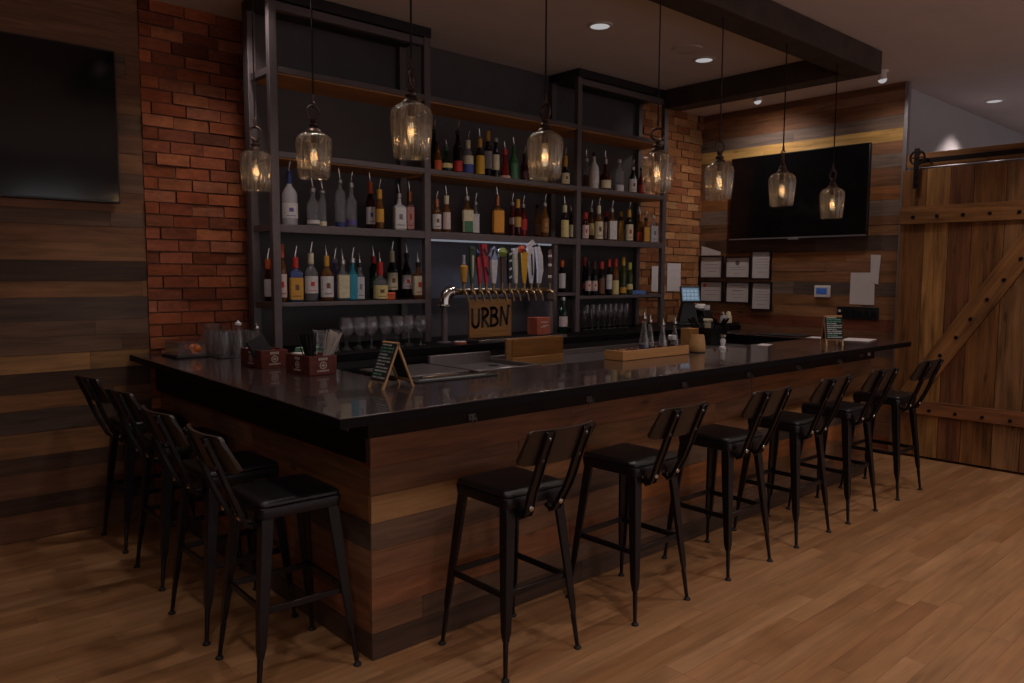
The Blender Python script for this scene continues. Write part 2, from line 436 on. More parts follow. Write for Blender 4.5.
# the rest of the room behind the camera: an unseen glazed front added to let in fill light
LIGHTS_AT = []
def fill_shopfront(nm, O, U, L_, n, first):
    """sill, head and piers with tall panes between; U runs along the wall"""
    O = Vector(O); N = Z_.cross(U)
    g = G()
    bx = lambda u0, u1, z0, z1: g.ob(O + U * ((u0 + u1) / 2) + Z_ * ((z0 + z1) / 2) - N * .06, U * ((u1 - u0) / 2), Z_ * ((z1 - z0) / 2), N * .05)
    bx(0, L_, 0, .5); bx(0, L_, 2.85, ZC)
    st = L_ / n
    for k in range(n + 1): bx(max(0, k * st - .15), min(L_, k * st + .15), .501, 2.849)
    structure(g.build(nm, 'grey_wall_paint'))
    for k in range(n):
        u0, u1 = k * st + .15, (k + 1) * st - .15
        g = G()
        for a, b, c, d in ((u0, u1, .5, .55), (u0, u1, 2.8, 2.85), (u0, u0 + .05, .551, 2.799), (u1 - .05, u1, .551, 2.799), ((u0 + u1) / 2 - .02, (u0 + u1) / 2 + .02, .551, 2.799)):
            g.ob(O + U * ((a + b) / 2) + Z_ * ((c + d) / 2) - N * .06, U * ((b - a) / 2), Z_ * ((d - c) / 2), N * .03)
        w_ = structure(g.build('window_%d' % (first + k), 'black_steel'))
        g = G(); g.ob(O + U * ((u0 + u1) / 2) + Z_ * 1.675 - N * .06, U * ((u1 - u0) / 2 - .05), Z_ * 1.12, N * .003); g.build('pane', 'window_pane', w_)
        LIGHTS_AT.append((O + U * ((u0 + u1) / 2) + Z_ * 1.675 - N * .12, u1 - u0 - .1, 2.25, N))
glass_mat('window_pane', (.95, .95, .95), refl=.4)
fill_shopfront('wall_front', (12.4, -3.2, 0), -X_, 15.6, 6, 1)
g = G(); g.box(-3.3, -3.2, -3.3, 5.6, 0, ZC); structure(g.build('wall_left', 'dark_panel'))

# ceiling beams: a timber frame over the bar
def beam(name, label, x0, x1, y0, y1):
    g = G(); g.box(x0, x1, y0, y1, 3.10, ZC); o = g.build(name, 'beam_wood', bevel=.008); return tag(o, label, 'beam', 'timber beams over the bar')
beam('ceiling_beam', 'long dark timber beam over the front of the bar, carrying five pendants', 1.70, 6.06, 2.585, 2.80)
beam('ceiling_beam', 'dark timber cross beam running from the end bay to the long beam', 5.86, 6.06, 2.803, 4.44)
beam('ceiling_beam', 'dark timber cross beam over the stools side, carrying two pendants', 1.70, 1.93, 2.803, 4.25)

# ------------------------------------------------------------------ televisions
t = thing('television', 'large black flat television on the dark board wall beside the brick pier', 'television', (.60, YB - .012, 2.0))
g = G(); g.box(-.80, .80, -.055, -.012, 0, .905); g.build('tv_bezel', 'tv_frame', t, bevel=.004)
g = G(); g.box(-.79, .79, -.058, -.0551, .014, .893); g.build('screen', 'tv_screen', t)
g = G(); g.box(-.3, .3, -.012, .004, .2, .7); g.build('wall_bracket', 'black_plastic', t)
t = thing('television', 'black flat television on the board wall above the framed certificates', 'television', (XR - .012, 3.79, 1.945))
g = G(); g.box(-.055, -.012, -.705, .705, 0, .83); g.build('tv_bezel', 'tv_frame', t, bevel=.004)
g = G(); g.box(-.058, -.0551, -.695, .695, .02, .82); g.build('screen', 'tv_screen', t)
g = G(); g.box(-.06, -.056, -.705, .705, .001, .012); g.build('silver_strip', 'silver_trim', t)
g = G(); g.box(-.062, -.05, -.055, .055, -.016, .004); g.build('logo_tab', 'silver_trim', t, bevel=.003)
g = G(); g.box(-.012, .004, -.3, .3, .2, .6); g.build('wall_bracket', 'black_plastic', t)

# ------------------------------------------------------------------ sliding barn door
d = thing('barn_door', 'sliding barn door of vertical weathered boards with a diagonal brace', 'door', (XR - .055, 2.80, .02))
BD = [lin(x) for x in ('#85572f', '#ab7a45', '#7a4c30', '#84572f', '#8c6440', '#7a5235', '#91663a')]
g = G(); ys = [0, .2, .39, .565, .80, 1.0, 1.22, 1.42, 1.6]
for i, (a, b) in enumerate(zip(ys, ys[1:])):
    g.plank((0, 0, 0), Z_, -Y_, -X_, 0, 2.475, a + .002, b - .002, -.03, 0, BD[i % 7])
g.build('boards', 'barn_wood', d, bevel=.003)
def rail(nm, u0, u1, z0, z1, c):
    g = G(); g.plank((0, 0, 0), -Y_, Z_, -X_, u0, u1, z0, z1, 0.001, .028, c); return g.build(nm, 'barn_wood', d, bevel=.003)
def bolts(par, L_):
    g = G()
    for y_, z_ in L_: g.lathe([(0, .036), (.009, .034), (.012, .0285)], 8, (0, 0, 0))
    bmesh.ops.delete(g.bm, geom=g.bm.verts[:], context='VERTS')
    for y_, z_ in L_: g.tube([(-.027, -(2.80 - y_), z_ - .02), (-.036, -(2.80 - y_), z_ - .02)], [.017, .013], 8)
    g.build('bolt_head', 'iron', par)
r_ = rail('top_rail', 0, 1.6, 2.01, 2.16, lin('#8f6138')); bolts(r_, [(y, 2.09) for y in (2.687, 2.495, 2.296, 2.099, 1.893, 1.69, 1.49)])
r_ = rail('bottom_rail', 0, 1.6, .37, .49, lin('#8a5836')); bolts(r_, [(y, .43) for y in (2.68, 2.477, 2.273, 2.07, 1.87, 1.67, 1.47)])
g = G()
a, b = Vector((0, -.14, .50)), Vector((0, -1.10, 2.0)); dd = (b - a).normalized(); q = X_.cross(dd).normalized()
g.plank(a, dd, q, -X_, .02, (b - a).length, -.09, .085, 0.001, .026, lin('#8c5f36'))
r_ = g.build('diagonal_brace', 'barn_wood', d, bevel=.003); bolts(r_, [(2.414, .913), (2.298, 1.074), (2.197, 1.233), (2.084, 1.397), (1.972, 1.556), (1.863, 1.725)])
t = thing('sliding_door_track', 'black iron rail on a brown header board above the barn door', 'door track', (XR + .05, 2.80, 2.525))
g = G(); g.plank((0, 0, 0), -Y_, Z_, -X_, 0, 1.7, .0, .115, 0., .035, lin('#9c6a3e')); g.build('header_board', 'barn_wood', t)
g = G(); g.box(-.088, -.078, -1.7, -.12, .022, .062); g.build('rail_bar', 'iron', t, bevel=.002)
g = G()
for y_ in (-.2, -.62, -1.04, -1.46): g.tube([(-.036, y_, .042), (-.095, y_, .042)], .012, 8)
g.build('rail_bolt', 'iron', t)
h = thing('door_hanger', 'black spoked wheel hanger clamping the barn door to its rail', 'door hanger', (XR - .05, 2.675, 2.33))
g = G(); g.box(-.045, -.036, -.022, .022, 0.0, .34); g.build('strap', 'iron', h, bevel=.003)
g = G(); g.torus((-.03, 0, .262), Y_, Z_, .058, .010, 22, 8)
for i in range(6): a = PI * i / 3; g.bar([(-.03, 0, .262), (-.03, .055 * math.cos(a), .262 + .055 * math.sin(a))], .01, .01, (1, 0, 0))
g.tube([(-.05, 0, .262), (-.008, 0, .262)], .013, 10); g.build('wheel', 'iron', h)
g = G()
for z_ in (.04, .10, .16): g.tube([(-.044, 0, z_), (-.054, 0, z_)], [.011, .008], 8)
g.build('strap_bolt', 'iron', h)

# ------------------------------------------------------------------ the bar
bb = thing('bar_counter', 'long bar front clad in reclaimed horizontal boards with dark kick board', 'bar', (0, 0, 0))
zf = [1.03, .929, .805, .688, .575, .462, .342, .208, .112, .004]
tf = [['borg', 'brown'], ['borg', 'bmid', 'brown'], ['mid', 'brown', 'pink'], ['tan', 'mid'], ['dgrey', 'dk', 'gb'], ['borg', 'brown'], ['brown', 'mid', 'bmid'], ['bmid', 'gb', 'brown'], ['dk', 'dgrey']]
rw = [(zf[i + 1], zf[i], tf[i]) for i in range(9)]
g = G(); planks(g, (1.603, 2.63, 0), X_, Z_, -Y_, 6.205 - 1.603, rw, .018, (.9, 1.8), jit=.14); g.build('front_boards', 'reclaimed', bb)
g = G(); planks(g, (1.605, 2.63, 0), Y_, Z_, -X_, 5.17 - 2.63, rw, .016, (.9, 1.8), jit=.14); g.build('side_boards', 'reclaimed', bb)
g = G(); planks(g, (6.205, 2.63, 0), Y_, Z_, X_, 1.6, rw, .016, (.8, 1.6)); g.build('end_boards', 'reclaimed', bb)
g = G(); g.box(1.622, 6.188, 2.649, 2.76, 0, 1.029); g.box(1.622, 1.74, 2.76, 5.17, 0, 1.029); g.box(6.06, 6.188, 2.76, 4.2, 0, 1.029)
g.build('carcass', 'dark_panel', bb)
bt = thing('countertop', 'glossy black bar top wrapping round the corner towards the brick pier', 'bar top', (0, 0, 1.03))
g = G()
poly = [(1.345, 2.405), (6.40, 2.405), (6.40, 3.95), (5.98, 3.95), (5.98, 3.06), (2.02, 3.10), (2.06, 4.30), (2.06, 5.19), (1.43, 5.19)]
g.prism(poly, (0, 0, .034), X_, Y_, Z_, .006); g.build('slab', 'bar_top', bt, bevel=.003, segs=2)
g = G(); g.prism(poly, (0, 0, 0), X_, Y_, Z_, .0338); g.build('slab_core', 'bar_edge', bt)
g = G(); g.box(1.75, 5.9, 2.765, 3.0, -.03, -.0005); g.build('under_board', 'dark_panel', bt)
mat('hook_metal', '#6f6663', .4, .6)
g = G(); g.box(1.578, 6.205, 2.604, 2.622, .931, 1.029); g.box(1.578, 1.5965, 2.6222, 5.17, .829, 1.029); g.build('apron_shade_board', 'apron_shade_wood', bb, bevel=.003)  # dark strip over the boards, overhang shade put into its colour
# little dull metal hooks under the overhang
for i, x in enumerate((None, 2.104, 2.862, 3.667, 4.358, 4.981, 5.59)):
    lab = 'small steel purse hook on the dark side board round the bar corner' if i == 0 else f'small steel purse hook under the long bar front, {("first", "second", "third", "fourth", "fifth", "last")[i - 1]} from the bar corner'
    h = thing('purse_hook', lab, 'hook', (x, 2.6035, .940) if x else (1.5775, 2.74, .955), 0 if x else -PI / 2, 'purse hooks under the bar edge')
    g = G(); g.box(-.019, .019, -.004, 0, .002, .03); g.build('plate', 'hook_metal', h, bevel=.0015)
    g = G()
    for s in (-.011, .011): g.tube([(s, -.004, .022), (s, -.016, .016), (s, -.02, .006), (s, -.015, -.004), (s, -.022, -.008)], .0032, 6)
    g.build('hook', 'brushed_steel', h)
t = thing('door_bell_button', 'round pale button at the far end of the dark bar board', 'button', (6.098, 2.6035, .965))
g = G(); g.tube([(0, 0, .015), (0, -.008, .015)], [.020, .019], 16); g.build('plate', 'white_plastic', t)
g = G(); g.tube([(0, -.0081, .015), (0, -.013, .015)], [.011, .009], 14); g.build('button', 'silver_trim', t)
mat('outlet_brown', '#4a3836', .5)
t = thing('power_outlet', 'dark square outlet plate beside the pale round button under the bar', 'outlet', (5.957, 2.6035, .962))
g = G(); g.box(-.035, .035, -.006, 0, 0, .04); g.build('plate', 'outlet_brown', t, bevel=.002)
g = G(); g.box(-.02, -.004, -.008, -.0061, .01, .03); g.box(.006, .02, -.008, -.0061, .01, .03); g.build('socket', 'black_plastic', t)
# ------------------------------------------------------------------ back bar: counter and steel shelving
bc = thing('back_counter', 'dark counter under the bottle shelves carrying the taps and wine glasses', 'counter', (0, 0, 0))
g = G(); g.box(2.10, 6.72, 4.12, 4.846, 1.05, 1.10); g.build('counter_top', 'bar_edge', bc, bevel=.004)
g = G(); g.box(2.12, 6.66, 4.20, 4.84, 0, 1.05); g.build('cabinet', 'dark_panel', bc)
g = G()
for x in (2.14, 3.30, 4.46, 5.62): g.box(x, x + 1.02, 4.182, 4.1995, .12, 1.0)
g.build('cabinet_door', 'black_plastic', bc, bevel=.003)
sh = thing('bar_shelving', 'three bay grey steel shelving with wood boards filled with bottles', 'shelving', (0, 0, 1.10))
PX = (2.058, 3.182, 4.722, 5.885); PW = .052
g_ = None
for x in PX:
    for y0, y1 in ((4.46, 4.50), (4.76, 4.80)):
        g = G(); g.box(x, x + PW, y0, y1, 0, 2.10); g.build('post', 'shelf_steel', sh, bevel=.003)
g = G(); g.box(2.06, 3.22, 4.805, 4.835, 0, 2.165); g.box(4.74, 5.97, 4.805, 4.835, 0, 2.165); g.box(3.22, 4.74, 4.805, 4.835, .74, 2.165); g.build('back_panel', 'dark_panel', sh)
g = G(); g.box(3.22, 4.74, 4.805, 4.835, 0, .295); g.build('back_panel', 'dark_panel', sh)
g = G(); g.box(3.22, 4.74, 4.805, 4.835, .2955, .74); g.build('niche_glow_panel', 'blue_glow_panel', sh)  # paler than the panel below: strip light's falloff is in the colour
bays = ((PX[0] + PW, PX[1]), (PX[1] + PW, PX[2]), (PX[2] + PW, PX[3]))
for k, zt in enumerate((2.815, 2.315, 1.88, 1.402)):
    for j, (x0, x1) in enumerate(bays):
        if k == 3 and j == 1: x0, x1 = 4.512, PX[2]; 
        z = zt - 1.10 + (.03 if k == 3 and j == 1 else 0)
        hgt = (.034, .034, .05, .026)[k]
        g = G(); g.box(x0, x1, 4.462, 4.478, z - hgt, z); e = g.build('shelf_edge', 'shelf_steel', sh, bevel=.002)
        g = G()
        if k < 2:
            g.plank((x0, 4.4785, z - .03), X_, Y_, Z_, 0, x1 - x0, 0, .325, -.012, .027, lin('#b88250')); g.build('shelf', 'shelf_wood', sh)
        else:
            g.box(x0, x1, 4.4785, 4.80, z - .026, z - .001); g.build('shelf', 'black_steel', sh)
for x in (PX[0], PX[3]):      # open ends: side bars at every shelf
    for zt in (2.815, 2.315, 1.88, 1.402):
        g = G(); g.box(x + .01, x + .05, 4.5105, 4.7495, zt - 1.14, zt - 1.10); g.build('side_bar', 'shelf_steel', sh)
for j in (0, 2):
    x0, x1 = bays[j]
    g = G(); g.box(x0, x1, 4.465, 4.51, 2.045, 2.095); g.build('top_rail', 'shelf_steel', sh, bevel=.003)
    g = G(); g.box(x0 - PW, x1 + PW, 4.45, 4.80, 2.101, 2.165); g.build('soffit', 'black_steel', sh)
g = G(); g.box(4.472, 4.508, 4.465, 4.80, 0, .725); g.build('divider', 'shelf_steel', sh, bevel=.002)
g = G(); g.box(3.25, 4.45, 4.48, 4.50, .715, .729); g.build('led_strip', 'led_strip', sh)

# ------------------------------------------------------------------ bottles
PAL = {k: lin(v) for k, v in dict(white='#c9c1bf', cream='#cdbf9f', pinkwhite='#cdb3ab', pale='#b9b4ba', butter='#d2bd80', gold='#c58f34', yellow='#d0a02c', orangeyellow='#cf8a2b',
    orange='#c4562a', red='#b52a26', redwax='#b8201f', pink='#b9827c', purple='#5a4a86', lilac='#9d93b8', navy='#26306a', blue='#3c4a94', teal='#1f86a0', green='#2c4c34', greenlabel='#3d6b4a',
    brown='#6e4630', black='#171314', grey='#77727a', silver='#b3adab', copper='#a8694a', wine='#4a1a1e', goldtext='#b28a4a', amberlabel='#8a5a2a', goldcap='#c79a34', limecap='#b0b05a', redcap='#b5352c',
    clearcap='#b8b2b4').items()}
for k, c in PAL.items():
    mat('label_' + k, c, .55 if k not in ('silver', 'copper') else .3, .8 if k in ('silver', 'copper') else 0, var=.12, scale=60)
for k, tint, body, bc_ in (('clear', (.86, .86, .88), .12, (.72, .70, .74)), ('frost', (.78, .78, .8), .5, (.75, .72, .76)), ('amber', (.55, .25, .06), .35, (.30, .12, .03)), ('dark', (.04, .035, .03), .7, (.012, .010, .010)),
     ('wine', (.12, .02, .02), .6, (.06, .01, .012)), ('red', (.45, .04, .03), .5, (.30, .02, .02)), ('green', (.06, .16, .07), .6, (.015, .04, .02)), ('greenbright', (.1, .45, .15), .5, (.05, .20, .07)), ('olive', (.18, .2, .04), .55, (.07, .08, .02)),
     ('pink', (.6, .35, .3), .4, (.4, .2, .17)), ('blue', (.25, .35, .7), .45, (.12, .17, .40)), ('teal', (.1, .45, .55), .6, (.03, .25, .33)), ('purple', (.35, .3, .55), .5, (.2, .17, .35)), ('white', (.8, .8, .8), .9, (.62, .58, .57))):
    glass_mat('bottle_' + k, tint, body, bc_, rough=.07, refl=1.15)
PROF = {  # shoulder start, neck start (fractions of the glass height), neck radius, squareness
    'std': (.56, .74, .0135, 0), 'tall': (.72, .82, .0125, 0), 'wine': (.60, .76, .0135, 0), 'square': (.64, .72, .014, .8), 'squat': (.44, .60, .0145, .1), 'cone': (.16, .80, .0135, 0)}
def bottle(x, y, z, h, w, kind, glass, lab, cap, pour, label, name='bottle', rz=None):
    t = thing(name, label, 'bottle', (x, y, z), math.atan2(-x, y) * .5 if rz is None else rz, 'bottles on the back bar shelves')
    r = w / 2; f1, f2, rn, sq = PROF[kind]
    if sq: r /= 1.04
    pl = min(.075, .22 * h) if pour else 0; H = h - pl
    rn = min(rn, r * .6); hs, hn = H * f1, H * f2
    rs = r * .8 if kind == 'cone' else r
    prof = [(0, 0), (r * .93, 0), (r, .006), (r, hs * .5), (rs if kind != 'cone' else r * .9, hs)]
    if kind == 'cone': prof += [(r * .62, H * .45), (r * .42, H * .6)]
    else: prof += [(r * .95, hs + (hn - hs) * .25, sq * .8), (r * .72, hs + (hn - hs) * .6, sq * .5)]
    prof += [(rn * 1.25, hn, 0), (rn, hn + (H - hn) * .3, 0), (rn, H * .955, 0), (rn * 1.2, H * .96, 0), (rn * 1.2, H, 0), (0, H, 0)]
    g = G(); g.lathe(prof, 20 if not sq else 24, sq=sq); g.build('glass', 'bottle_' + glass, t)
    lo, hi, lc, mk = lab
    a, b = .008 + hs * .97 * lo, min(hs * .985, .012 + hs * 1.08 * hi)
    if kind == 'cone': b = min(b, hs * .95)
    g = G()
    rr = r + .0012
    g.lathe([(rr, a), (rr, b)], 18, sq=sq, a0=-PI / 2 - 1.35, a1=-PI / 2 + 1.35)
    if mk:
        g.mi = 1; rm = rr + .0008; m0, m1 = a + (b - a) * .32, a + (b - a) * .68
        if mk in ('blue', 'greenlabel'): m0, m1, aw = a, a + (b - a) * .5, 1.3
        else: m0, m1, aw = a + (b - a) * .42, a + (b - a) * .68, .28
        g.lathe([(rm, m0), (rm, m1)], 8, sq=sq, a0=-PI / 2 - aw, a1=-PI / 2 + aw)
        if mk not in ('blue', 'greenlabel'):
            g.lathe([(rm, a + (b - a) * .14), (rm, a + (b - a) * .18)], 8, sq=sq, a0=-PI / 2 - .6, a1=-PI / 2 + .6)
    g.build('label', ['label_' + lc] + (['label_' + mk] if mk else []), t, fix=False)
    g = G()
    c0 = hn + (H - hn) * (.12 if cap in ('gold', 'goldcap', 'orange', 'red', 'redcap', 'redwax', 'navy', 'limecap', 'wine', 'cream', 'copper') else .62)
    rc = rn * 1.28 + .001
    g.lathe([(rn + .0015, c0), (rc, c0 + .004), (rc, H + .002), (rc * .8, H + .004), (0, H + .004)], 14); g.build('capsule', 'label_' + cap, t)
    if pour:
        g = G(); s = R.choice((-1, 1)) * .3
        g.tube([(0, 0, H + .003), (0, 0, H + .018), (s * .006, -.002, H + .03), (s * .03, -.008, H + pl)], [.008, .007, .0045, .003], 7); g.build('pourer', 'chrome', t)
    return t
BOTTLES = [
(2.215, 4.55, 1.878, 0.408, 0.097, 'std', 'frost', (0.2, 0.62, 'white', 'purple'), 'navy', 1, 'tall frosted bottle with blue neck, upper shelf over the wine glasses'),
(2.374, 4.55, 1.878, 0.308, 0.083, 'std', 'clear', (0.08, 0.2, 'white', None), 'silver', 1, 'clear bottle with silver neck behind a pendant, upper shelf over the wine glasses'),
(2.442, 4.55, 1.878, 0.294, 0.048, 'tall', 'clear', (0.0, 0.14, 'cream', None), 'silver', 1, 'slim clear bottle with tiny base label, upper shelf over the wine glasses'),
(2.569, 4.55, 1.878, 0.384, 0.072, 'tall', 'clear', (0.0, 0.1, 'navy', None), 'silver', 1, 'tall straight clear bottle with dark blue foot, upper shelf over the wine glasses'),
(2.651, 4.55, 1.878, 0.37, 0.073, 'std', 'clear', (0.08, 0.25, 'purple', None), 'silver', 1, 'clear cut glass bottle with purple base label, upper shelf over the wine glasses'),
(2.868, 4.665, 1.878, 0.403, 0.066, 'std', 'wine', (0.2, 0.75, 'white', 'purple'), 'orange', 1, 'dark wine-red bottle with white and purple label, upper shelf over the wine glasses'),
(2.869, 4.55, 1.878, 0.343, 0.058, 'std', 'amber', (0.3, 0.8, 'gold', None), 'gold', 1, 'small amber bottle with gold label and gold neck, upper shelf over the wine glasses'),
(3.028, 4.55, 1.878, 0.325, 0.089, 'square', 'frost', (0.05, 0.95, 'white', 'grey'), 'silver', 1, 'square white bottle, upper shelf over the wine glasses'),
(3.194, 4.665, 1.878, 0.363, 0.058, 'square', 'pink', (0.1, 0.85, 'pink', 'red'), 'copper', 1, 'pink labelled square bottle with copper neck, upper shelf over the wine glasses'),
(2.114, 4.66, 1.405, 0.334, 0.051, 'std', 'wine', (0.15, 0.8, 'white', None), 'orange', 1, 'orange necked bottle outside the steel post, lower shelf over the wine glasses'),
(2.152, 4.55, 1.405, 0.351, 0.062, 'std', 'amber', (0.1, 0.75, 'pinkwhite', 'red'), 'orange', 0, 'pale pink labelled bottle half behind the post, lower shelf over the wine glasses'),
(2.246, 4.55, 1.405, 0.349, 0.087, 'square', 'blue', (0.02, 0.72, 'gold', 'brown'), 'red', 1, 'blue shouldered bottle with yellow label, lower shelf over the wine glasses'),
(2.353, 4.55, 1.405, 0.378, 0.085, 'std', 'clear', (0.25, 0.8, 'white', 'red'), 'cream', 1, 'clear bottle with white label and red dot, lower shelf over the wine glasses'),
(2.464, 4.55, 1.405, 0.362, 0.085, 'std', 'amber', (0.1, 0.85, 'white', 'brown'), 'gold', 1, 'gold necked bottle, brown figure on white label, lower shelf over the wine glasses'),
(2.587, 4.665, 1.405, 0.347, 0.061, 'std', 'purple', (0.2, 0.7, 'purple', None), 'lilac', 1, 'lilac bottle tucked behind the others, lower shelf over the wine glasses'),
(2.581, 4.55, 1.405, 0.339, 0.082, 'square', 'clear', (0.05, 0.85, 'cream', None), 'silver', 1, 'square bottle with plain cream label, lower shelf over the wine glasses'),
(2.654, 4.55, 1.405, 0.35, 0.056, 'square', 'teal', (0.0, 0.95, 'teal', None), 'silver', 1, 'square teal blue bottle, lower shelf over the wine glasses'),
(2.71, 4.55, 1.405, 0.314, 0.054, 'square', 'clear', (0.0, 0.98, 'pale', 'grey'), 'black', 1, 'white square bottle beside the teal one, lower shelf over the wine glasses'),
(2.889, 4.665, 1.405, 0.37, 0.063, 'tall', 'green', (0.3, 0.6, 'green', None), 'red', 1, 'dark green bottle with red collar, lower shelf over the wine glasses'),
(2.869, 4.55, 1.405, 0.324, 0.106, 'squat', 'clear', (0.0, 0.72, 'butter', 'brown'), 'redwax', 1, 'squat bottle with red neck and yellow label, lower shelf over the wine glasses'),
(3.041, 4.665, 1.405, 0.408, 0.076, 'std', 'dark', (0.3, 0.95, 'cream', 'brown'), 'cream', 1, 'tall brown bottle with oval cream label, lower shelf over the wine glasses'),
(3.166, 4.665, 1.405, 0.398, 0.079, 'std', 'dark', (0.35, 0.8, 'white', 'red'), 'black', 1, 'dark bottle with round white badge, lower shelf over the wine glasses'),
(3.184, 4.55, 1.405, 0.329, 0.091, 'square', 'amber', (0.12, 0.85, 'cream', 'red'), 'black', 1, 'bottle with cream label beside the post, lower shelf over the wine glasses'),
(3.413, 4.665, 2.315, 0.39, 0.044, 'tall', 'dark', (0.3, 0.5, 'black', None), 'black', 1, 'thin dark bottle hugging the steel post, upper shelf over the beer taps'),
(3.363, 4.55, 2.315, 0.203, 0.054, 'std', 'amber', (0.05, 0.55, 'orange', None), 'black', 0, 'short bottle with orange label, upper shelf over the beer taps'),
(3.44, 4.55, 2.315, 0.235, 0.087, 'squat', 'green', (0.3, 0.6, 'butter', None), 'green', 1, 'squat dark green bottle with cream band, upper shelf over the beer taps'),
(3.543, 4.55, 2.315, 0.382, 0.07, 'wine', 'dark', (0.05, 0.4, 'red', None), 'black', 1, 'tall black bottle with red label, upper shelf over the beer taps'),
(3.639, 4.55, 2.315, 0.322, 0.079, 'std', 'clear', (0.05, 0.95, 'cream', 'blue'), 'cream', 1, 'bottle with cream and blue label, upper shelf over the beer taps'),
(3.752, 4.55, 2.315, 0.351, 0.071, 'std', 'dark', (0.05, 0.95, 'yellow', None), 'gold', 1, 'dark bottle with tall yellow label, upper shelf over the beer taps'),
(3.929, 4.665, 2.315, 0.369, 0.062, 'wine', 'dark', (0.35, 0.9, 'pale', None), 'gold', 0, 'wine bottle with gold capsule and pale label, upper shelf over the beer taps'),
(3.909, 4.55, 2.315, 0.298, 0.057, 'wine', 'dark', (0.3, 0.85, 'cream', None), 'silver', 0, 'wine bottle with silver capsule and cream label, upper shelf over the beer taps'),
(4.004, 4.55, 2.315, 0.286, 0.083, 'cone', 'red', (0.0, 0.35, 'pinkwhite', 'red'), 'red', 1, 'flared red bottle with white base label, upper shelf over the beer taps'),
(4.097, 4.55, 2.315, 0.33, 0.07, 'std', 'greenbright', (0.0, 0.75, 'greenlabel', None), 'green', 1, 'bright green bottle, upper shelf over the beer taps'),
(4.316, 4.665, 2.315, 0.303, 0.065, 'std', 'wine', (0.3, 0.6, 'wine', None), 'black', 1, 'plain dark red bottle at the pendant, upper shelf over the beer taps'),
(4.673, 4.55, 2.315, 0.313, 0.075, 'squat', 'dark', (0.1, 0.9, 'cream', 'brown'), 'gold', 1, 'small dark bottle with cream label, upper shelf over the beer taps'),
(3.349, 4.55, 1.885, 0.292, 0.065, 'std', 'amber', (0.1, 0.85, 'white', 'brown'), 'copper', 1, 'bottle with white label and brown figure, shelf just above the beer taps'),
(3.438, 4.55, 1.885, 0.334, 0.058, 'std', 'amber', (0.1, 0.9, 'pinkwhite', None), 'cream', 1, 'cream necked bottle with plain pale label, shelf just above the beer taps'),
(3.629, 4.55, 1.885, 0.344, 0.087, 'square', 'amber', (0.0, 0.95, 'cream', 'greenlabel'), 'silver', 1, 'amber bottle with cream label over green patch, shelf just above the beer taps'),
(3.804, 4.665, 1.885, 0.319, 0.054, 'square', 'clear', (0.05, 0.9, 'white', None), 'silver', 1, 'narrow bottle with plain white label, shelf just above the beer taps'),
(3.928, 4.55, 1.885, 0.366, 0.096, 'square', 'amber', (0.05, 0.95, 'orangeyellow', None), 'copper', 1, 'wide bottle with orange yellow label, shelf just above the beer taps'),
(4.185, 4.665, 1.885, 0.347, 0.056, 'std', 'red', (0.6, 0.95, 'pinkwhite', None), 'silver', 1, 'red bottle with white shoulder label, shelf just above the beer taps'),
(4.141, 4.55, 1.885, 0.281, 0.055, 'std', 'wine', (0.4, 0.8, 'goldtext', None), 'gold', 0, 'dark red bottle with gold lettering, shelf just above the beer taps'),
(4.305, 4.665, 1.885, 0.336, 0.065, 'std', 'red', (0.35, 0.85, 'red', None), 'silver', 1, 'bottle with bright red label, shelf just above the beer taps'),
(4.469, 4.665, 1.885, 0.27, 0.058, 'std', 'amber', (0.1, 0.6, 'brown', None), 'black', 0, 'dim amber bottle standing further back, shelf just above the beer taps'),
(4.439, 4.55, 1.885, 0.349, 0.069, 'std', 'amber', (0.2, 0.9, 'amberlabel', 'goldtext'), 'silver', 1, 'tall bottle with slanted gold bands, shelf just above the beer taps'),
(4.672, 4.55, 1.885, 0.346, 0.069, 'std', 'dark', (0.0, 0.85, 'butter', None), 'cream', 1, 'dark bottle with butter coloured label, shelf just above the beer taps'),
(4.869, 4.665, 1.885, 0.295, 0.056, 'std', 'dark', (0.1, 0.8, 'cream', None), 'black', 1, 'dark bottle with cream label, shelf just above the beer taps'),
(5.057, 4.665, 2.315, 0.352, 0.061, 'std', 'clear', (0.2, 0.7, 'brown', None), 'silver', 1, 'cloudy clear bottle at the steel post, upper shelf of the end bay'),
(5.027, 4.55, 2.315, 0.31, 0.084, 'std', 'white', (0.25, 0.75, 'white', 'pinkwhite'), 'black', 0, 'opaque white bottle, upper shelf of the end bay'),
(5.176, 4.55, 2.315, 0.343, 0.1, 'squat', 'wine', (0.1, 0.6, 'cream', None), 'silver', 1, 'round dark red bottle with oval cream label, upper shelf of the end bay'),
(5.359, 4.55, 2.315, 0.284, 0.086, 'std', 'clear', (0.0, 0.3, 'pale', None), 'clearcap', 0, 'embossed clear bottle, upper shelf of the end bay'),
(5.548, 4.55, 2.315, 0.303, 0.073, 'std', 'dark', (0.05, 0.85, 'white', 'brown'), 'silver', 1, 'dark bottle with white label, upper shelf of the end bay'),
(5.82, 4.665, 2.315, 0.343, 0.066, 'std', 'red', (0.2, 0.6, 'red', None), 'black', 1, 'deep red bottle beside the embossed one, upper shelf of the end bay'),
(4.926, 4.55, 1.878, 0.231, 0.06, 'std', 'wine', (0.05, 0.95, 'pinkwhite', 'red'), 'red', 0, 'bottle with red and white label, middle shelf of the end bay'),
(5.124, 4.665, 1.878, 0.357, 0.058, 'std', 'amber', (0.3, 0.95, 'butter', None), 'silver', 1, 'slim bottle with butter label, middle shelf of the end bay'),
(5.096, 4.55, 1.878, 0.374, 0.077, 'std', 'amber', (0.05, 0.95, 'cream', 'brown'), 'cream', 1, 'bottle with big cream label and brown band, middle shelf of the end bay'),
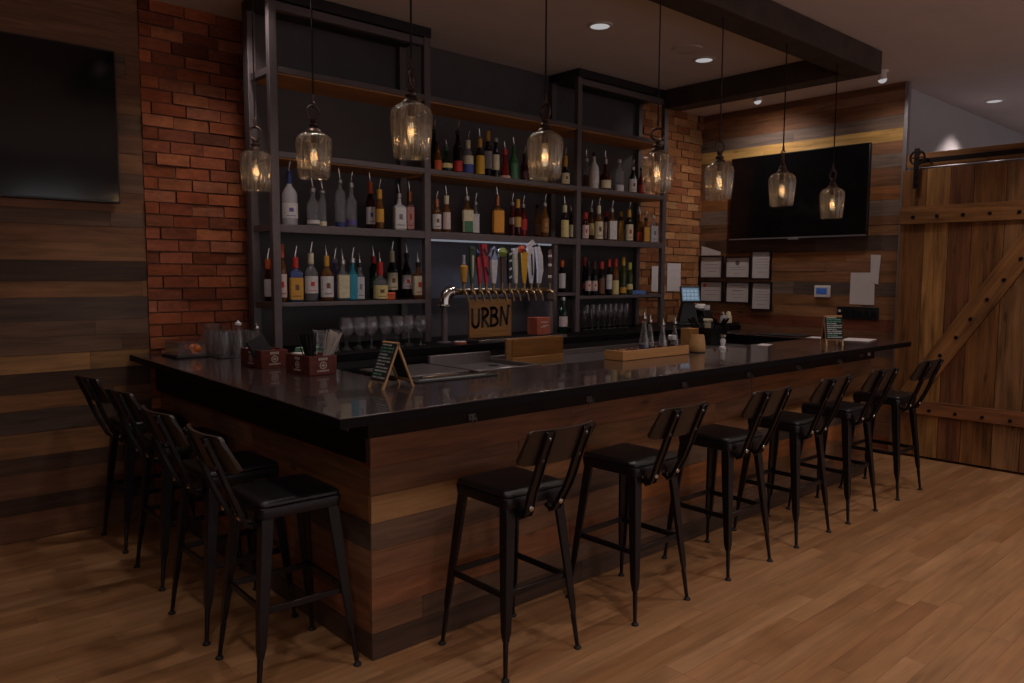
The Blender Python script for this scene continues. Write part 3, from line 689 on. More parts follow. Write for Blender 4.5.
(5.33, 4.665, 1.878, 0.269, 0.045, 'tall', 'wine', (0.1, 0.8, 'pinkwhite', None), 'red', 0, 'narrow reddish bottle, middle shelf of the end bay'),
(5.272, 4.55, 1.878, 0.36, 0.078, 'square', 'amber', (0.05, 0.95, 'white', None), 'silver', 1, 'amber bottle with white side label, middle shelf of the end bay'),
(5.529, 4.665, 1.878, 0.28, 0.051, 'tall', 'amber', (0.0, 0.9, 'gold', None), 'gold', 0, 'thin golden bottle, middle shelf of the end bay'),
(5.509, 4.55, 1.878, 0.363, 0.073, 'std', 'dark', (0.05, 0.95, 'cream', 'red'), 'gold', 1, 'dark bottle with gold capsule and red print, middle shelf of the end bay'),
(5.803, 4.665, 1.878, 0.345, 0.08, 'square', 'amber', (0.1, 0.5, 'orange', None), 'copper', 1, 'amber orange bottle, middle shelf of the end bay'),
(5.753, 4.55, 1.878, 0.296, 0.06, 'square', 'amber', (0.05, 0.9, 'gold', None), 'black', 1, 'small bottle with bright yellow label, middle shelf of the end bay'),
(5.862, 4.55, 1.878, 0.255, 0.08, 'square', 'clear', (0.05, 0.85, 'pale', 'grey'), 'pinkwhite', 0, 'short bottle with pale grey label, middle shelf of the end bay'),
(5.051, 4.665, 1.39, 0.339, 0.044, 'wine', 'dark', (0.3, 0.5, 'red', None), 'red', 0, 'wine bottle partly behind the steel post, lowest shelf of the end bay'),
(4.97, 4.55, 1.39, 0.302, 0.056, 'wine', 'dark', (0.25, 0.65, 'pinkwhite', 'red'), 'black', 0, 'first black capped bottle with red label, lowest shelf of the end bay'),
(5.051, 4.55, 1.39, 0.303, 0.056, 'wine', 'dark', (0.25, 0.65, 'pinkwhite', 'red'), 'wine', 0, 'second bottle with red label, wine red cap, lowest shelf of the end bay'),
(5.146, 4.55, 1.39, 0.304, 0.057, 'wine', 'dark', (0.1, 0.75, 'brown', None), 'redcap', 0, 'red capped bottle with dark brown label, lowest shelf of the end bay'),
(5.244, 4.55, 1.39, 0.328, 0.057, 'wine', 'dark', (0.3, 0.95, 'white', None), 'redcap', 0, 'red capped bottle with tall white label, lowest shelf of the end bay'),
(5.332, 4.55, 1.39, 0.335, 0.061, 'wine', 'amber', (0.05, 0.6, 'butter', None), 'redcap', 0, 'red capped bottle with low butter label, lowest shelf of the end bay'),
(5.438, 4.55, 1.39, 0.349, 0.062, 'wine', 'olive', (0.1, 0.3, 'gold', None), 'goldcap', 0, 'green bottle with gold capsule, lowest shelf of the end bay'),
(5.53, 4.55, 1.39, 0.302, 0.057, 'wine', 'olive', (0.3, 0.5, 'butter', None), 'limecap', 0, 'green bottle with yellow green capsule, lowest shelf of the end bay'),
]

for row in BOTTLES: bottle(*row)
bottle(4.655, 4.56, 1.437, .262, .060, 'wine', 'dark', (.15, .85, 'white', None), 'orange', 0, 'wine bottle with orange capsule in the narrow niche beside the taps')
bottle(4.505, 4.395, 1.101, .295, .074, 'wine', 'green', (.30, .68, 'pinkwhite', None), 'silver', 0, 'dark green bottle with silver top standing under the narrow niche')
bottle(4.372, 4.41, 1.101, .105, .036, 'tall', 'white', (.2, .7, 'white', None), 'white', 0, 'tiny white bottle on the counter beside the right tap post')

# flat things lying among the bottles
t = tag(thing('orange_packet', 'small orange packet lying before the bottles, lower shelf over the wine glasses', 'packet', (2.915, 4.522, 1.402), -.25), 'small orange packet lying before the bottles, lower shelf over the wine glasses', 'packet')
g = G(); g.box(-.045, .045, -.022, .022, 0, .052); g.build('packet_body', 'label_orange', t, bevel=.006)
g = G(); g.box(-.038, .038, -.0235, -.0221, .03, .04); g.build('packet_stripe', 'label_redcap', t)
t = thing('blue_booklet', 'blue booklet lying flat beside the wine bottles on the end bay shelf', 'book', (5.62, 4.60, 1.403), -.35)
g = G(); g.box(-.11, .11, -.074, .07, 0, .004); g.box(-.11, .11, -.074, .07, .03, .034); g.box(-.11, .11, -.0745, -.070, .0041, .0299); g.build('cover', 'blue_cover', t, bevel=.001)
g = G(); g.box(-.097, .094, -.066, .066, .0045, .0295); g.build('pages', 'paper', t)

# ------------------------------------------------------------------ glasses
def wine_glass(label, loc, h=.20, group='wine glasses on the back counter'):
    t = thing('wine_glass', label, 'glass', loc, 0, group)
    s = h / .20
    g = G(); g.lathe([(.022 * s, .085 * s), (.038 * s, .105 * s), (.043 * s, .14 * s), (.040 * s, .17 * s), (.034 * s, .20 * s), (.0325 * s, .20 * s), (.038 * s, .17 * s), (.041 * s, .14 * s), (.036 * s, .106 * s), (.02 * s, .088 * s), (0, .086 * s)], 20); g.build('bowl', 'clear_glass', t)
    g = G(); g.lathe([(0, .084 * s), (.012 * s, .083 * s), (.005 * s, .072 * s), (.004 * s, .02 * s), (.012 * s, .007 * s), (.034 * s, .003 * s), (.035 * s, 0), (0, 0)], 18); g.build('stem', 'clear_glass', t)
    return t
wl = 'stemmed wine glass in the row on the counter under the lower shelf'
w0 = wine_glass(wl, (2.465, 4.30, 1.10))
for x in (2.558, 2.647, 2.745, 2.846, 2.935, 3.03): dup(w0, (x, 4.30 + R.uniform(-.01, .01), 1.10), R.uniform(0, 3))
for x, y in ((2.51, 4.40), (2.60, 4.40), (2.70, 4.40), (2.80, 4.40), (2.90, 4.40), (3.0, 4.40)): dup(w0, (x, y, 1.10))
def tumbler(label, loc, h, r, group, flip=True):
    t = tag(bpy.data.objects.new('tumbler', None), label, 'glass', group)
    g = G()
    pr = [(0, .008), (r * .82, .008), (r, h), (r * 1.06, h), (r * .90, 0), (0, 0)]
    if flip: pr = [(a, h - b) for a, b in pr]
    g.lathe(pr, 18); bpy.data.objects.remove(t)
    o = g.build('tumbler', 'clear_glass'); o.location = loc
    return tag(o, label, 'glass', group)
first = None
for x, y in ((2.255, 4.26), (2.34, 4.24), (2.30, 4.36), (2.39, 4.34)):
    if first is None: first = tumbler('short clear tumbler in the cluster beside the wine glasses', (x, y, 1.10), .13, .036, 'tumblers beside the wine glasses', False)
    else:
        o = first.copy(); COL.objects.link(o); o.location = (x, y, 1.10)
first = None
for j, y in enumerate((4.60, 4.69, 4.78)):
    for i, x in enumerate((1.80, 1.885, 1.97)):
        if first is None: first = tumbler('tall clear glass upside down in the cluster beside the fruit tray', (x, y, 1.077), .155, .034, 'upturned glasses by the brick pier')
        else:
            o = first.copy(); COL.objects.link(o); o.location = (x, y, 1.077)
m_ = G(); m_.box(1.755, 2.015, 4.555, 4.825, 1.0705, 1.0765)
tag(m_.build('glass_mat', 'rubber', bevel=.002), 'thin black rubber mat under the upturned glasses', 'bar mat')
def flute(label, loc, group):
    t = thing('champagne_flute', label, 'glass', loc, 0, group)
    g = G(); g.lathe([(.006, .075), (.018, .09), (.026, .13), (.027, .18), (.022, .222), (.0205, .222), (.0255, .18), (.0245, .13), (.016, .092), (0, .085)], 16); g.build('bowl', 'clear_glass', t)
    g = G(); g.lathe([(0, .084), (.010, .08), (.006, .07), (.0035, .06), (.0035, .015), (.03, .003), (.03, 0), (0, 0)], 14); g.build('stem', 'clear_glass', t)
    return t
f0 = flute('champagne flute in the row on the counter below the wine bottles', (4.949, 4.55, 1.10), 'flutes in the end bay')
for x in (5.028, 5.105, 5.182, 5.26, 5.337, 5.414, 5.49): dup(f0, (x, 4.55 + R.uniform(-.008, .008), 1.10))

# ------------------------------------------------------------------ beer tower
bt2 = thing('beer_tower', 'brass and chrome pipe beer tower with a row of twelve taps', 'beer tower', (3.74, 4.32, 1.10))
x0 = 3.74
g = G(); g.tube([(-.44, 0, .357), (.50, 0, .357)], .023, 16); g.build('tap_pipe', 'brass_chrome', bt2)
g = G(); pts = [(-.44, 0, .357)] + [(-.44 - .055 * math.sin(a), 0, .302 + .055 * math.cos(a)) for a in [PI / 2 * k / 6 for k in range(1, 7)]] + [(-.495, 0, .26)]
g.tube(pts, .040, 14); g.torus((-.44, 0, .357), Y_, Z_, .040, .010, 18, 6); g.torus((-.495, 0, .262), X_, Y_, .038, .010, 18, 6); g.build('elbow', 'chrome', bt2)
g = G(); g.tube([(-.495, 0, .012), (-.495, 0, .262)], .024, 14); g.lathe([(.055, 0), (.055, .008), (.03, .014)], 18, (-.495, 0, 0), cap=True); g.build('post', 'shelf_steel', bt2)
g = G(); g.tube([(.53, 0, .012), (.53, 0, .34)], .034, 16); g.lathe([(.06, 0), (.06, .008), (.036, .016)], 18, (.53, 0, 0), cap=True); g.lathe([(.036, .28), (.046, .29), (.046, .33), (.03, .365), (0, .37)], 16, (.53, 0, 0)); g.build('post', 'shelf_steel', bt2)
HX = [3.382, 3.456, 3.527, 3.589, 3.658, 3.74, 3.811, 3.876, 3.961, 4.033, 4.107, 4.232]
for k in ('tap_green', 'tap_cream', 'tap_white', 'tap_red', 'tap_navy', 'tap_yellow', 'tap_lime', 'tap_brown', 'tap_black', 'tap_orange', 'tap_blue', 'tap_glass'):
    mat(k, {'tap_green': '#2f4a36', 'tap_cream': '#c9bfa8', 'tap_white': '#c8c4c8', 'tap_red': '#b02634', 'tap_navy': '#26305c', 'tap_yellow': '#d09a26', 'tap_lime': '#8a9440', 'tap_brown': '#5c3a28', 'tap_black': '#18161a',
        'tap_orange': '#c4502a', 'tap_blue': '#8f9ab8', 'tap_glass': '#a9a6ae'}[k], .35, 0, var=.1, scale=40)
def paddle(g, w0, w1, z0, z1, th=.022, sk=0.):
    """tapered flat handle: w0 wide at the foot, w1 at the head"""
    g.bar([(0, -.045, z0), (sk * .3, -.045, z0 + (z1 - z0) * .4), (sk, -.045, z1)], [w0, w0 + (w1 - w0) * .6, w1], [th * .7, th, th], (0, 1, 0))
def handle_geo(i, x):
    """one handle shape per tap; returns [(geometry, material), ...] main first"""
    a, b, c = G(), G(), G(); z0 = .415
    if i == 0:
        a.lathe([(.006, z0), (.02, z0 + .01), (.028, z0 + .09), (.03, z0 + .12), (.014, z0 + .13)], 14, (0, -.045, 0), cap=True); b.lathe([(.012, z0 + .131), (.009, z0 + .17), (.012, z0 + .20)], 10, (0, -.045, 0), cap=True)
        return [(a, 'label_gold'), (b, 'tap_glass')]
    if i == 1:
        paddle(a, .026, .052, z0, z0 + .26); paddle(b, .008, .016, z0 + .04, z0 + .20, .026); c.lathe([(0, 0), (.02, 0), (.02, .008), (0, .008)], 12, (0, -.062, z0 + .235)); return [(a, 'tap_green'), (b, 'tap_cream'), (c, 'tap_brown')]
    if i == 2:
        paddle(a, .024, .03, z0, z0 + .19, .024, -.02); b.lathe([(0, 0), (.016, .01), (.02, .03), (.01, .05), (0, .055)], 12, (-.022, -.045, z0 + .19)); return [(a, 'tap_red'), (b, 'tap_navy')]
    if i == 3:
        paddle(a, .024, .05, z0, z0 + .28, .024, -.03); b.bar([(-.02, -.058, z0 + .12), (.012, -.058, z0 + .06)], .02, .006, (0, 1, 0)); b.bar([(-.04, -.058, z0 + .25), (-.005, -.058, z0 + .2)], .02, .006, (0, 1, 0)); return [(a, 'tap_red'), (b, 'tap_black')]
    if i == 4:
        paddle(a, .03, .06, z0, z0 + .17); b.bar([(-.035, -.045, z0 + .19), (0, -.045, z0 + .255), (.035, -.045, z0 + .19)], .03, .02, (0, 1, 0)); b.bar([(0, -.045, z0 + .165), (0, -.045, z0 + .25)], .06, .02, (0, 1, 0)); return [(a, 'tap_white'), (b, 'tap_blue')]
    if i == 5:
        paddle(a, .02, .026, z0, z0 + .20); b.lathe([(0, -.038), (.025, -.03), (.038, 0), (.025, .03), (0, .038)], 14, (0, -.045, z0 + .225)); return [(a, 'tap_brown'), (b, 'tap_lime')]
    if i == 6:
        paddle(a, .03, .04, z0, z0 + .24)
        for q in (.04, .10, .16, .21): b.bar([(-.012, -.058, z0 + q), (.012, -.058, z0 + q + .012)], .014, .004, (0, 1, 0))
        return [(a, 'tap_black'), (b, 'tap_white')]
    if i == 7:
        paddle(a, .026, .036, z0, z0 + .25, .022, -.015); b.bar([(-.016, -.045, z0 + .215), (-.016, -.045, z0 + .26)], .045, .026, (0, 1, 0)); return [(a, 'tap_cream'), (b, 'tap_white')]
    if i == 8:
        paddle(a, .022, .055, z0, z0 + .235); b.lathe([(0, -.03), (.02, -.024), (.03, 0), (.02, .024), (0, .03)], 14, (-.03, -.045, z0 + .255)); return [(a, 'tap_yellow'), (b, 'tap_orange')]
    if i == 9:
        paddle(a, .024, .06, z0, z0 + .27, .026, -.012); b.bar([(-.04, -.045, z0 + .27), (.02, -.045, z0 + .315)], .035, .02, (0, 1, 0)); c.bar([(0, -.06, z0 + .06), (-.012, -.06, z0 + .22)], .014, .004, (0, 1, 0)); return [(a, 'tap_white'), (b, 'tap_white'), (c, 'tap_black')]
    if i == 10:
        a.bar([(.006, -.045, z0), (.018, -.045, z0 + .10), (.008, -.045, z0 + .2), (-.016, -.045, z0 + .28)], [.03, .05, .055, .04], [.02, .026, .026, .02], (0, 1, 0)); b.lathe([(0, -.016), (.016, 0), (0, .016)], 10, (-.018, -.045, z0 + .285)); return [(a, 'tap_white'), (b, 'tap_black')]
    a.lathe([(.008, z0), (.014, z0 + .02), (.014, z0 + .22), (.018, z0 + .24), (.01, z0 + .26)], 12, (0, -.045, 0), cap=True)
    for q in (.04, .13, .20): b.lathe([(.0155, z0 + q), (.0155, z0 + q + .02)], 12, (0, -.045, 0), cap=True)
    return [(a, 'tap_brown'), (b, 'tap_cream')]
for i, x in enumerate(HX):
    g = G(); g.tube([(0, -.02, .357), (0, -.055, .357)], .014, 10); g.tube([(0, -.045, .34), (0, -.045, .405)], [.012, .009], 10)
    g.tube([(0, -.055, .357), (0, -.075, .345), (.004, -.088, .31), (.006, -.092, .285)], [.012, .011, .009, .008], 10); g.lathe([(.008, .398), (.013, .402), (.013, .414), (.006, .418)], 12, (0, -.045, 0), cap=True)
    fa = g.build('faucet', 'brass_chrome', bt2); fa.location = (x - x0, 0, 0)
    for q, (gg, mm) in enumerate(handle_geo(i, x)): gg.build('tap_handle' if q == 0 else 'handle_emblem', mm, fa, bevel=.002)
t = thing('drip_tray', 'flat steel drip tray under the beer taps', 'tray', (3.84, 4.21, 1.101))
g = G(); g.box(-.44, .44, -.082, .08, 0, .022); g.build('tray_body', 'brushed_steel', t, bevel=.003)
g = G()
for k in range(30): g.box(-.42 + k * .0285, -.42 + k * .0285 + .014, -.07, .07, .0222, .026)
g.build('drip_grid', 'black_steel', t)
t = thing('wooden_sign', 'wooden board sign with black brushed capital letters below the taps', 'sign', (3.62, 4.266, 1.128))
g = G(); g.plank((0, 0, 0), X_, Z_, -Y_, -.2, .2, 0, .272, -.012, .006, lin('#976a3e')); g.build('board', 'shelf_wood', t, bevel=.002)
g = G(); O = (-.2, -.0062, 0)
S = lambda P, w=.021: g.stroke(P, O, X_, Z_, -Y_, w, .0015)
bez = lambda c, r0, r1, a0, a1, n=8: [(c[0] + r0 * math.cos(a0 + (a1 - a0) * k / n), c[1] + r1 * math.sin(a0 + (a1 - a0) * k / n)) for k in range(n + 1)]
S([(.025, .205), (.026, .11)]); S(bez((.055, .108), .029, .032, PI, 2 * PI)); S([(.084, .11), (.088, .202)])
S([(.118, .075), (.122, .212)]); S([(.112, .205)] + bez((.135, .178), .036, .030, PI / 2, -PI / 2)); S([(.125, .145), (.176, .078)])
S([(.198, .080), (.204, .214)]); S([(.194, .208)] + bez((.222, .183), .032, .028, PI / 2, -PI / 2) + [(.206, .15)]); S(bez((.222, .116), .042, .034, PI / 2, -PI / 2) + [(.196, .082)])
S([(.290, .082), (.300, .215)]); S([(.300, .21), (.352, .092)]); S([(.352, .09), (.366, .225)]); S([(.364, .222), (.384, .22)], .012)
g.build('lettering', 'paint_black', t)
t = thing('red_box', 'small brick red box with pale print on the drip tray', 'box', (4.07, 4.225, 1.128))
g = G(); g.box(-.07, .07, -.055, .055, 0, .13); g.build('box_body', 'kraft_red', t, bevel=.003)
g = G()
for z_, a, b in ((.09, -.03, .045), (.065, -.01, .05), (.055, -.03, .02)):
    for k in range(6): g.box(a + (b - a) * k / 6, a + (b - a) * (k + .7) / 6, -.0562, -.0551, z_, z_ + .008)
g.build('print', 'logo_white', t)
t = thing('coaster_stack', 'short stack of red and white coasters on the counter before the left tap post', 'coaster', (3.28, 4.19, 1.1005))
g = G(); g.lathe([(0, 0), (.045, 0), (.045, .014), (0, .014)], 20); g.build('coasters', 'kraft_red', t)
g = G(); g.lathe([(0, .0142), (.044, .0142), (.044, .018), (0, .018)], 20); g.build('top_coaster', 'paper', t)

# ------------------------------------------------------------------ under-bar steel between the two counters
t = thing('ice_bin', 'stainless ice bin behind the bar with a sliding lid', 'ice bin', (2.65, 3.72, 0))
g = G(); g.box(-.30, .15, -.22, .22, .1, 1.0); g.build('bin_body', 'brushed_steel', t, bevel=.006)
g = G(); g.box(-.31, .155, -.23, .23, 1.0, 1.022); g.build('lid', 'brushed_steel', t, bevel=.005)
g = G(); g.tube([(-.2, -.235, 1.012), (-.2, -.25, 1.012), (.05, -.25, 1.012), (.05, -.235, 1.012)], .005, 6); g.build('lid_handle', 'chrome', t)
g = G(); [g.tube([(x, y, 0), (x, y, .1)], .02, 10) for x in (-.26, .11) for y in (-.18, .18)]; g.build('leg', 'brushed_steel', t)
t = thing('drainboard', 'stainless drainboard with dark drain hole in front of the wooden box', 'sink', (3.075, 3.66, 0))
g = G(); g.box(-.26, .24, -.24, .24, .94, 1.0); g.box(-.26, .24, -.24, -.22, 1.0, 1.026); g.box(-.26, -.24, -.2199, .24, 1.0, 1.026); g.box(.22, .24, -.2199, .24, 1.0, 1.026); g.build('basin', 'brushed_steel', t, bevel=.004)
g = G(); g.box(-.26, .24, .2405, .27, .94, 1.07); g.build('backsplash', 'brushed_steel', t, bevel=.004)
g = G(); g.lathe([(.03, .0), (.035, .002), (.035, .004), (0, .004)], 16, (.1, .05, 1.0005)); g.build('drain', 'rubber', t)
g = G(); [g.tube([(x, y, 0), (x, y, .94)], .02, 10) for x in (-.22, .2) for y in (-.2, .2)]; g.build('leg', 'brushed_steel', t)
t = thing('steel_work_shelf', 'long stainless work shelf behind the bar under the wooden box', 'work table', (4.66, 3.80, 0))
g = G(); g.box(-1.34, 1.30, -.22, .24, .955, .982); g.box(-1.34, 1.30, .2, .24, .9825, 1.02); g.build('shelf_top', 'brushed_steel', t, bevel=.003)
g = G(); [g.tube([(x, y, 0), (x, y, .954)], .02, 10) for x in (-1.2, 0, 1.2) for y in (-.17, .19)]; g.build('leg', 'brushed_steel', t)
t = thing('wooden_box', 'narrow light wooden box standing below the beer taps', 'box', (3.575, 3.75, .983))
g = G()
g.plank((0, 0, 0), X_, Z_, -Y_, -.235, .235, 0, .055, .024, .042, lin('#b98650')); g.plank((0, 0, 0), X_, Z_, -Y_, -.235, .235, .058, .175, .024, .038, lin('#96622f'))
g.plank((0, 0, 0), X_, Z_, Y_, -.235, .235, 0, .175, .024, .040, lin('#96622f')); g.build('box_side', 'shelf_wood', t, bevel=.002)
g = G(); g.plank((-.22, 0, 0), Y_, Z_, -X_, -.024, .024, 0, .175, 0., .016, lin('#c0905c')); g.plank((.22, 0, 0), Y_, Z_, X_, -.024, .024, 0, .175, 0., .016, lin('#b98650')); g.box(-.219, .219, -.0239, .0239, 0, .012); g.build('box_end', 'shelf_wood', t, bevel=.002)
# ------------------------------------------------------------------ things on the bar top (z 1.07)
ZT = 1.0705
def chalk_a_frame(label, loc, rz, w, h, spread, legs, pen=.0026):
    t = thing('chalkboard', label, 'chalkboard', loc, rz)
    a = math.atan2(spread, h)
    for s, nm in ((-1, 'front_panel'), (1, 'rear_panel')):
        # panel plane leaning to the ridge over x = 0
        O = Vector((s * spread, 0, 0)); V = Vector((-s * spread, 0, h)).normalized(); Ln = math.hypot(spread, h); N = Vector((s * h, 0, spread)).normalized()
        g = G(); fw_ = .012
        for y0, y1 in ((-w / 2, -w / 2 + fw_), (w / 2 - fw_, w / 2)): g.prism([(y0, 0), (y1, 0), (y1, Ln), (y0, Ln)], O, Y_, V, N, -.009)
        g.prism([(-w / 2 + fw_, Ln - .01), (w / 2 - fw_, Ln - .01), (w / 2 - fw_, Ln), (-w / 2 + fw_, Ln)], O, Y_, V, N, -.009)
        g.prism([(-w / 2 + fw_, legs), (w / 2 - fw_, legs), (w / 2 - fw_, legs + .01), (-w / 2 + fw_, legs + .01)], O, Y_, V, N, -.009)
        p = g.build(nm, 'pine', t)
        g = G(); g.prism([(-w / 2 + .002, legs + .006), (w / 2 - .002, legs + .006), (w / 2 - .002, Ln - .003), (-w / 2 + .002, Ln - .003)], O + N * .0005, Y_, V, N, .003); g.build('slate', 'chalk_black', p)
        if s < 0:
            g = G(); rows_ = 11; y_lo = legs + .02
            for r_ in range(rows_):
                v = Ln - .018 - (Ln - y_lo - .02) * r_ / (rows_ - 1); u = w / 2 - .016; end = -w / 2 + .014
                if r_ % 3 == 0: end += w * .25
                g.mi = 1 if r_ in (1, 2, 9) else 0
                while u > end:
                    l = R.uniform(.004, .009); g.stroke([(u, v - .003), (u - l * .5, v + .003), (u - l, v - .002)], O + N * .0036, Y_, V, N, pen, .0006); u -= l + .0025 + (.005 if R.random() < .2 else 0)
            g.build('chalk_writing', ['chalk_white', 'chalk_green'], p)
    return t
chalk_a_frame('small tent chalkboard with pine edges near the bar corner', (1.914, 2.952, ZT), 0, .125, .205, .085, .028)
chalk_a_frame('small upright chalkboard full of white writing at the far end of the bar', (5.575, 2.655, ZT), .92, .135, .22, .05, .04, .0042)

def caddy(label, loc, rz, kind):
    t = thing('bar_caddy', label, 'caddy', loc, rz, 'bar caddies')
    W, D, H = .155, .24, .098
    g = G()
    g.box(0, W, 0, .008, .004, H); g.box(0, W, D - .008, D, .004, H); g.box(0, .008, .0085, D - .0085, .004, H); g.box(W - .008, W, .0085, D - .0085, .004, H); g.box(0, W, 0, D, 0, .0038); g.box(.0085, W - .0085, D * .5, D * .5 + .006, .0042, H * .95)
    g.build('caddy_box', 'caddy_red', t, bevel=.0015)
    for O, U, V, N in (((W / 2, -.0003, 0), X_, Z_, -Y_), ((-.0003, D / 2, 0), -Y_, Z_, -X_)):
        g = G()
        for k in range(5): g.prism([(-.026 + k * .0105, .075), (-.018 + k * .0105, .075), (-.018 + k * .0105, .088), (-.026 + k * .0105, .088)], O, U, V, N, .0006)
        c = [(.018 * math.cos(a), .049 + .017 * math.sin(a)) for a in [2 * PI * k / 16 for k in range(17)]]; g.stroke(c, O, U, V, N, .005, .0006)
        g.stroke([(-.010, .049), (.010, .049)], O, U, V, N, .006, .0006); g.stroke([(0, .040), (0, .058)], O, U, V, N, .006, .0006)
        for k in range(9): g.prism([(-.034 + k * .0076, .018), (-.0285 + k * .0076, .018), (-.0285 + k * .0076, .026), (-.034 + k * .0076, .026)], O, U, V, N, .0006)
        g.build('logo', 'logo_white', t)
    return t
c1 = caddy('dark red brick patterned caddy with white logo holding black straws', (1.792, 3.50, ZT), .04, 1)
c2 = caddy('dark red brick patterned caddy with white logo holding black napkins', (1.735, 3.93, ZT), .06, 2)
def straws(name, label, cx, cy, n, m, ln, spread, lean, cat):
    g = G()
    for k in range(n):
        a = R.uniform(0, 2 * PI); r0 = R.uniform(0, .016); b = Vector((cx + r0 * math.cos(a), cy + r0 * math.sin(a), ZT + .006))
        d = Vector((lean[0] + R.uniform(-spread, spread), lean[1] + R.uniform(-spread, spread), 1)).normalized()
        g.tube([b, b + d * ln * R.uniform(.95, 1.03)], .0028, 5)
    o = g.build(name, m); tag(o, label, cat); o['kind'] = 'stuff'; return o
straws('straw_bunch', 'thick bunch of black straws standing in the nearer red caddy', 1.835, 3.56, 70, 'black_plastic', .205, .20, (-.10, .1), 'straws')
straws('stirrer_bunch', 'bunch of pale clear stirrers leaning out of the nearer red caddy', 1.895, 3.56, 26, 'logo_white', .215, .16, (.32, -.1), 'stirrers')
straws('black_stirrer_bunch', 'loose black stirrers leaning out beside the pale ones in the red caddy', 1.905, 3.575, 14, 'black_plastic', .20, .12, (.38, .05), 'stirrers')
g = G(); [g.box(-.05, .05, -.05, .05, k * .004, k * .004 + .003) for k in range(20)]
o = tag(g.build('napkin_stack', 'paper'), 'stack of white napkins in the rear half of the nearer red caddy', 'napkins'); o.location = (1.862, 3.688, ZT + .02); o.rotation_euler = (0, 0, .04)
g = G(); [g.box(-.05, .05, -.003 + k * .0045, .0007 + k * .0045, 0, .115) for k in range(6)]
o = tag(g.build('black_napkins', 'paint_black', bevel=.001), 'tilted black napkins standing in the red caddy further back', 'napkins'); o.location = (1.785, 3.99, ZT + .06); o.rotation_euler = (-.22, -.45, .06)
g = G(); [g.box(-.05, .05, -.05, .05, k * .004, k * .004 + .003) for k in range(20)]
o = tag(g.build('napkin_stack', 'paper'), 'stack of white napkins in the red caddy further back', 'napkins'); o.location = (1.80, 4.113, ZT + .02); o.rotation_euler = (0, 0, .06)
def shaker_bottle(label, loc, h, r, top):
    t = thing('dispenser_bottle', label, 'bottle', loc)
    g = G(); g.lathe([(0, 0), (r * .95, 0), (r, .006), (r, h * .6), (r * .5, h * .8), (r * .42, h * .88), (0, h * .88)], 16); g.build('glass', 'clear_glass', t)
    g = G(); g.lathe([(0, h * .881), (r * .6, h * .881), (r * .6, h * .94), (r * .25, h * .96), (r * .2, h), (0, h)], 14); g.build('cap', top, t)
shaker_bottle('clear dispenser bottle with silver cap behind the napkin caddy', (1.90, 4.36, ZT), .215, .032, 'chrome')
shaker_bottle('clear dispenser bottle with white cap behind the napkin caddy', (1.815, 4.42, ZT), .235, .030, 'white_plastic')
g = G(); g.box(-.07, .07, -.05, .05, 0, .012); g.box(-.068, .066, -.048, .05, .0125, .024); g.box(-.066, .066, -.05, .047, .0245, .036)
o = tag(g.build('folded_towel', 'green_cloth', bevel=.005), 'folded pale green bar towel on the counter behind the caddies', 'towel'); o.location = (2.19, 4.28, 1.1005); o.rotation_euler = (0, 0, .2)

# fruit tray
t = thing('condiment_tray', 'clear lidded condiment tray on a black base by the brick pier', 'tray', (1.655, 4.84, ZT))
g = G(); g.box(-.10, .095, -.135, .135, 0, .012); g.build('base', 'rubber', t, bevel=.004)
g = G(); g.box(-.082, .082, -.122, .122, .0125, .016); g.box(-.082, -.079, -.122, .122, .0165, .085); g.box(.079, .082, -.122, .122, .0165, .085); g.box(-.0785, .0785, -.122, -.119, .0165, .085); g.box(-.0785, .0785, .119, .122, .0165, .085); g.box(-.0785, .0785, -.02, -.017, .0165, .08); g.build('clear_box', 'clear_glass', t)
g = G(); g.box(-.086, .086, -.126, .126, .086, .098); g.build('lid', 'clear_glass', t, bevel=.005); 
def wedge(loc, rz, tilt):
    g = G(); n = 10; A = [0, PI / 3]
    prof = [(0, -.03)] + [(.034 * math.cos(-PI / 2 + PI * k / n), .030 * math.sin(-PI / 2 + PI * k / n)) for k in range(1, n)] + [(0, .03)]
    g.lathe(prof, 6, a0=0, a1=PI / 2); o = g.build('orange_wedge', 'orange_flesh'); o.location = loc; o.rotation_euler = (tilt, .4, rz); return o
k = 0
for x, y in ((1.68, 4.76), (1.70, 4.79), (1.66, 4.785), (1.69, 4.745), (1.655, 4.75)):
    o = wedge((x, y, ZT + .052), k * 1.3, .3 * k); tag(o, 'orange citrus wedge inside the clear condiment tray', 'orange', 'orange wedges in the condiment tray'); k += 1
t = thing('glass_pitcher', 'squat glass pitcher with handle standing behind the upturned glasses', 'pitcher', (1.86, 4.94, ZT))
g = G(); g.lathe([(0, .01), (.055, .01), (.075, .06), (.068, .12), (.05, .16), (.058, .185), (.062, .185), (.055, .16), (.073, .12), (.08, .06), (.06, 0), (0, 0)], 22); g.build('jug', 'clear_glass', t)
g = G(); g.tube([(.05, 0, .165), (.10, 0, .16), (.115, 0, .11), (.078, 0, .06)], .007, 8); g.build('handle', 'clear_glass', t)

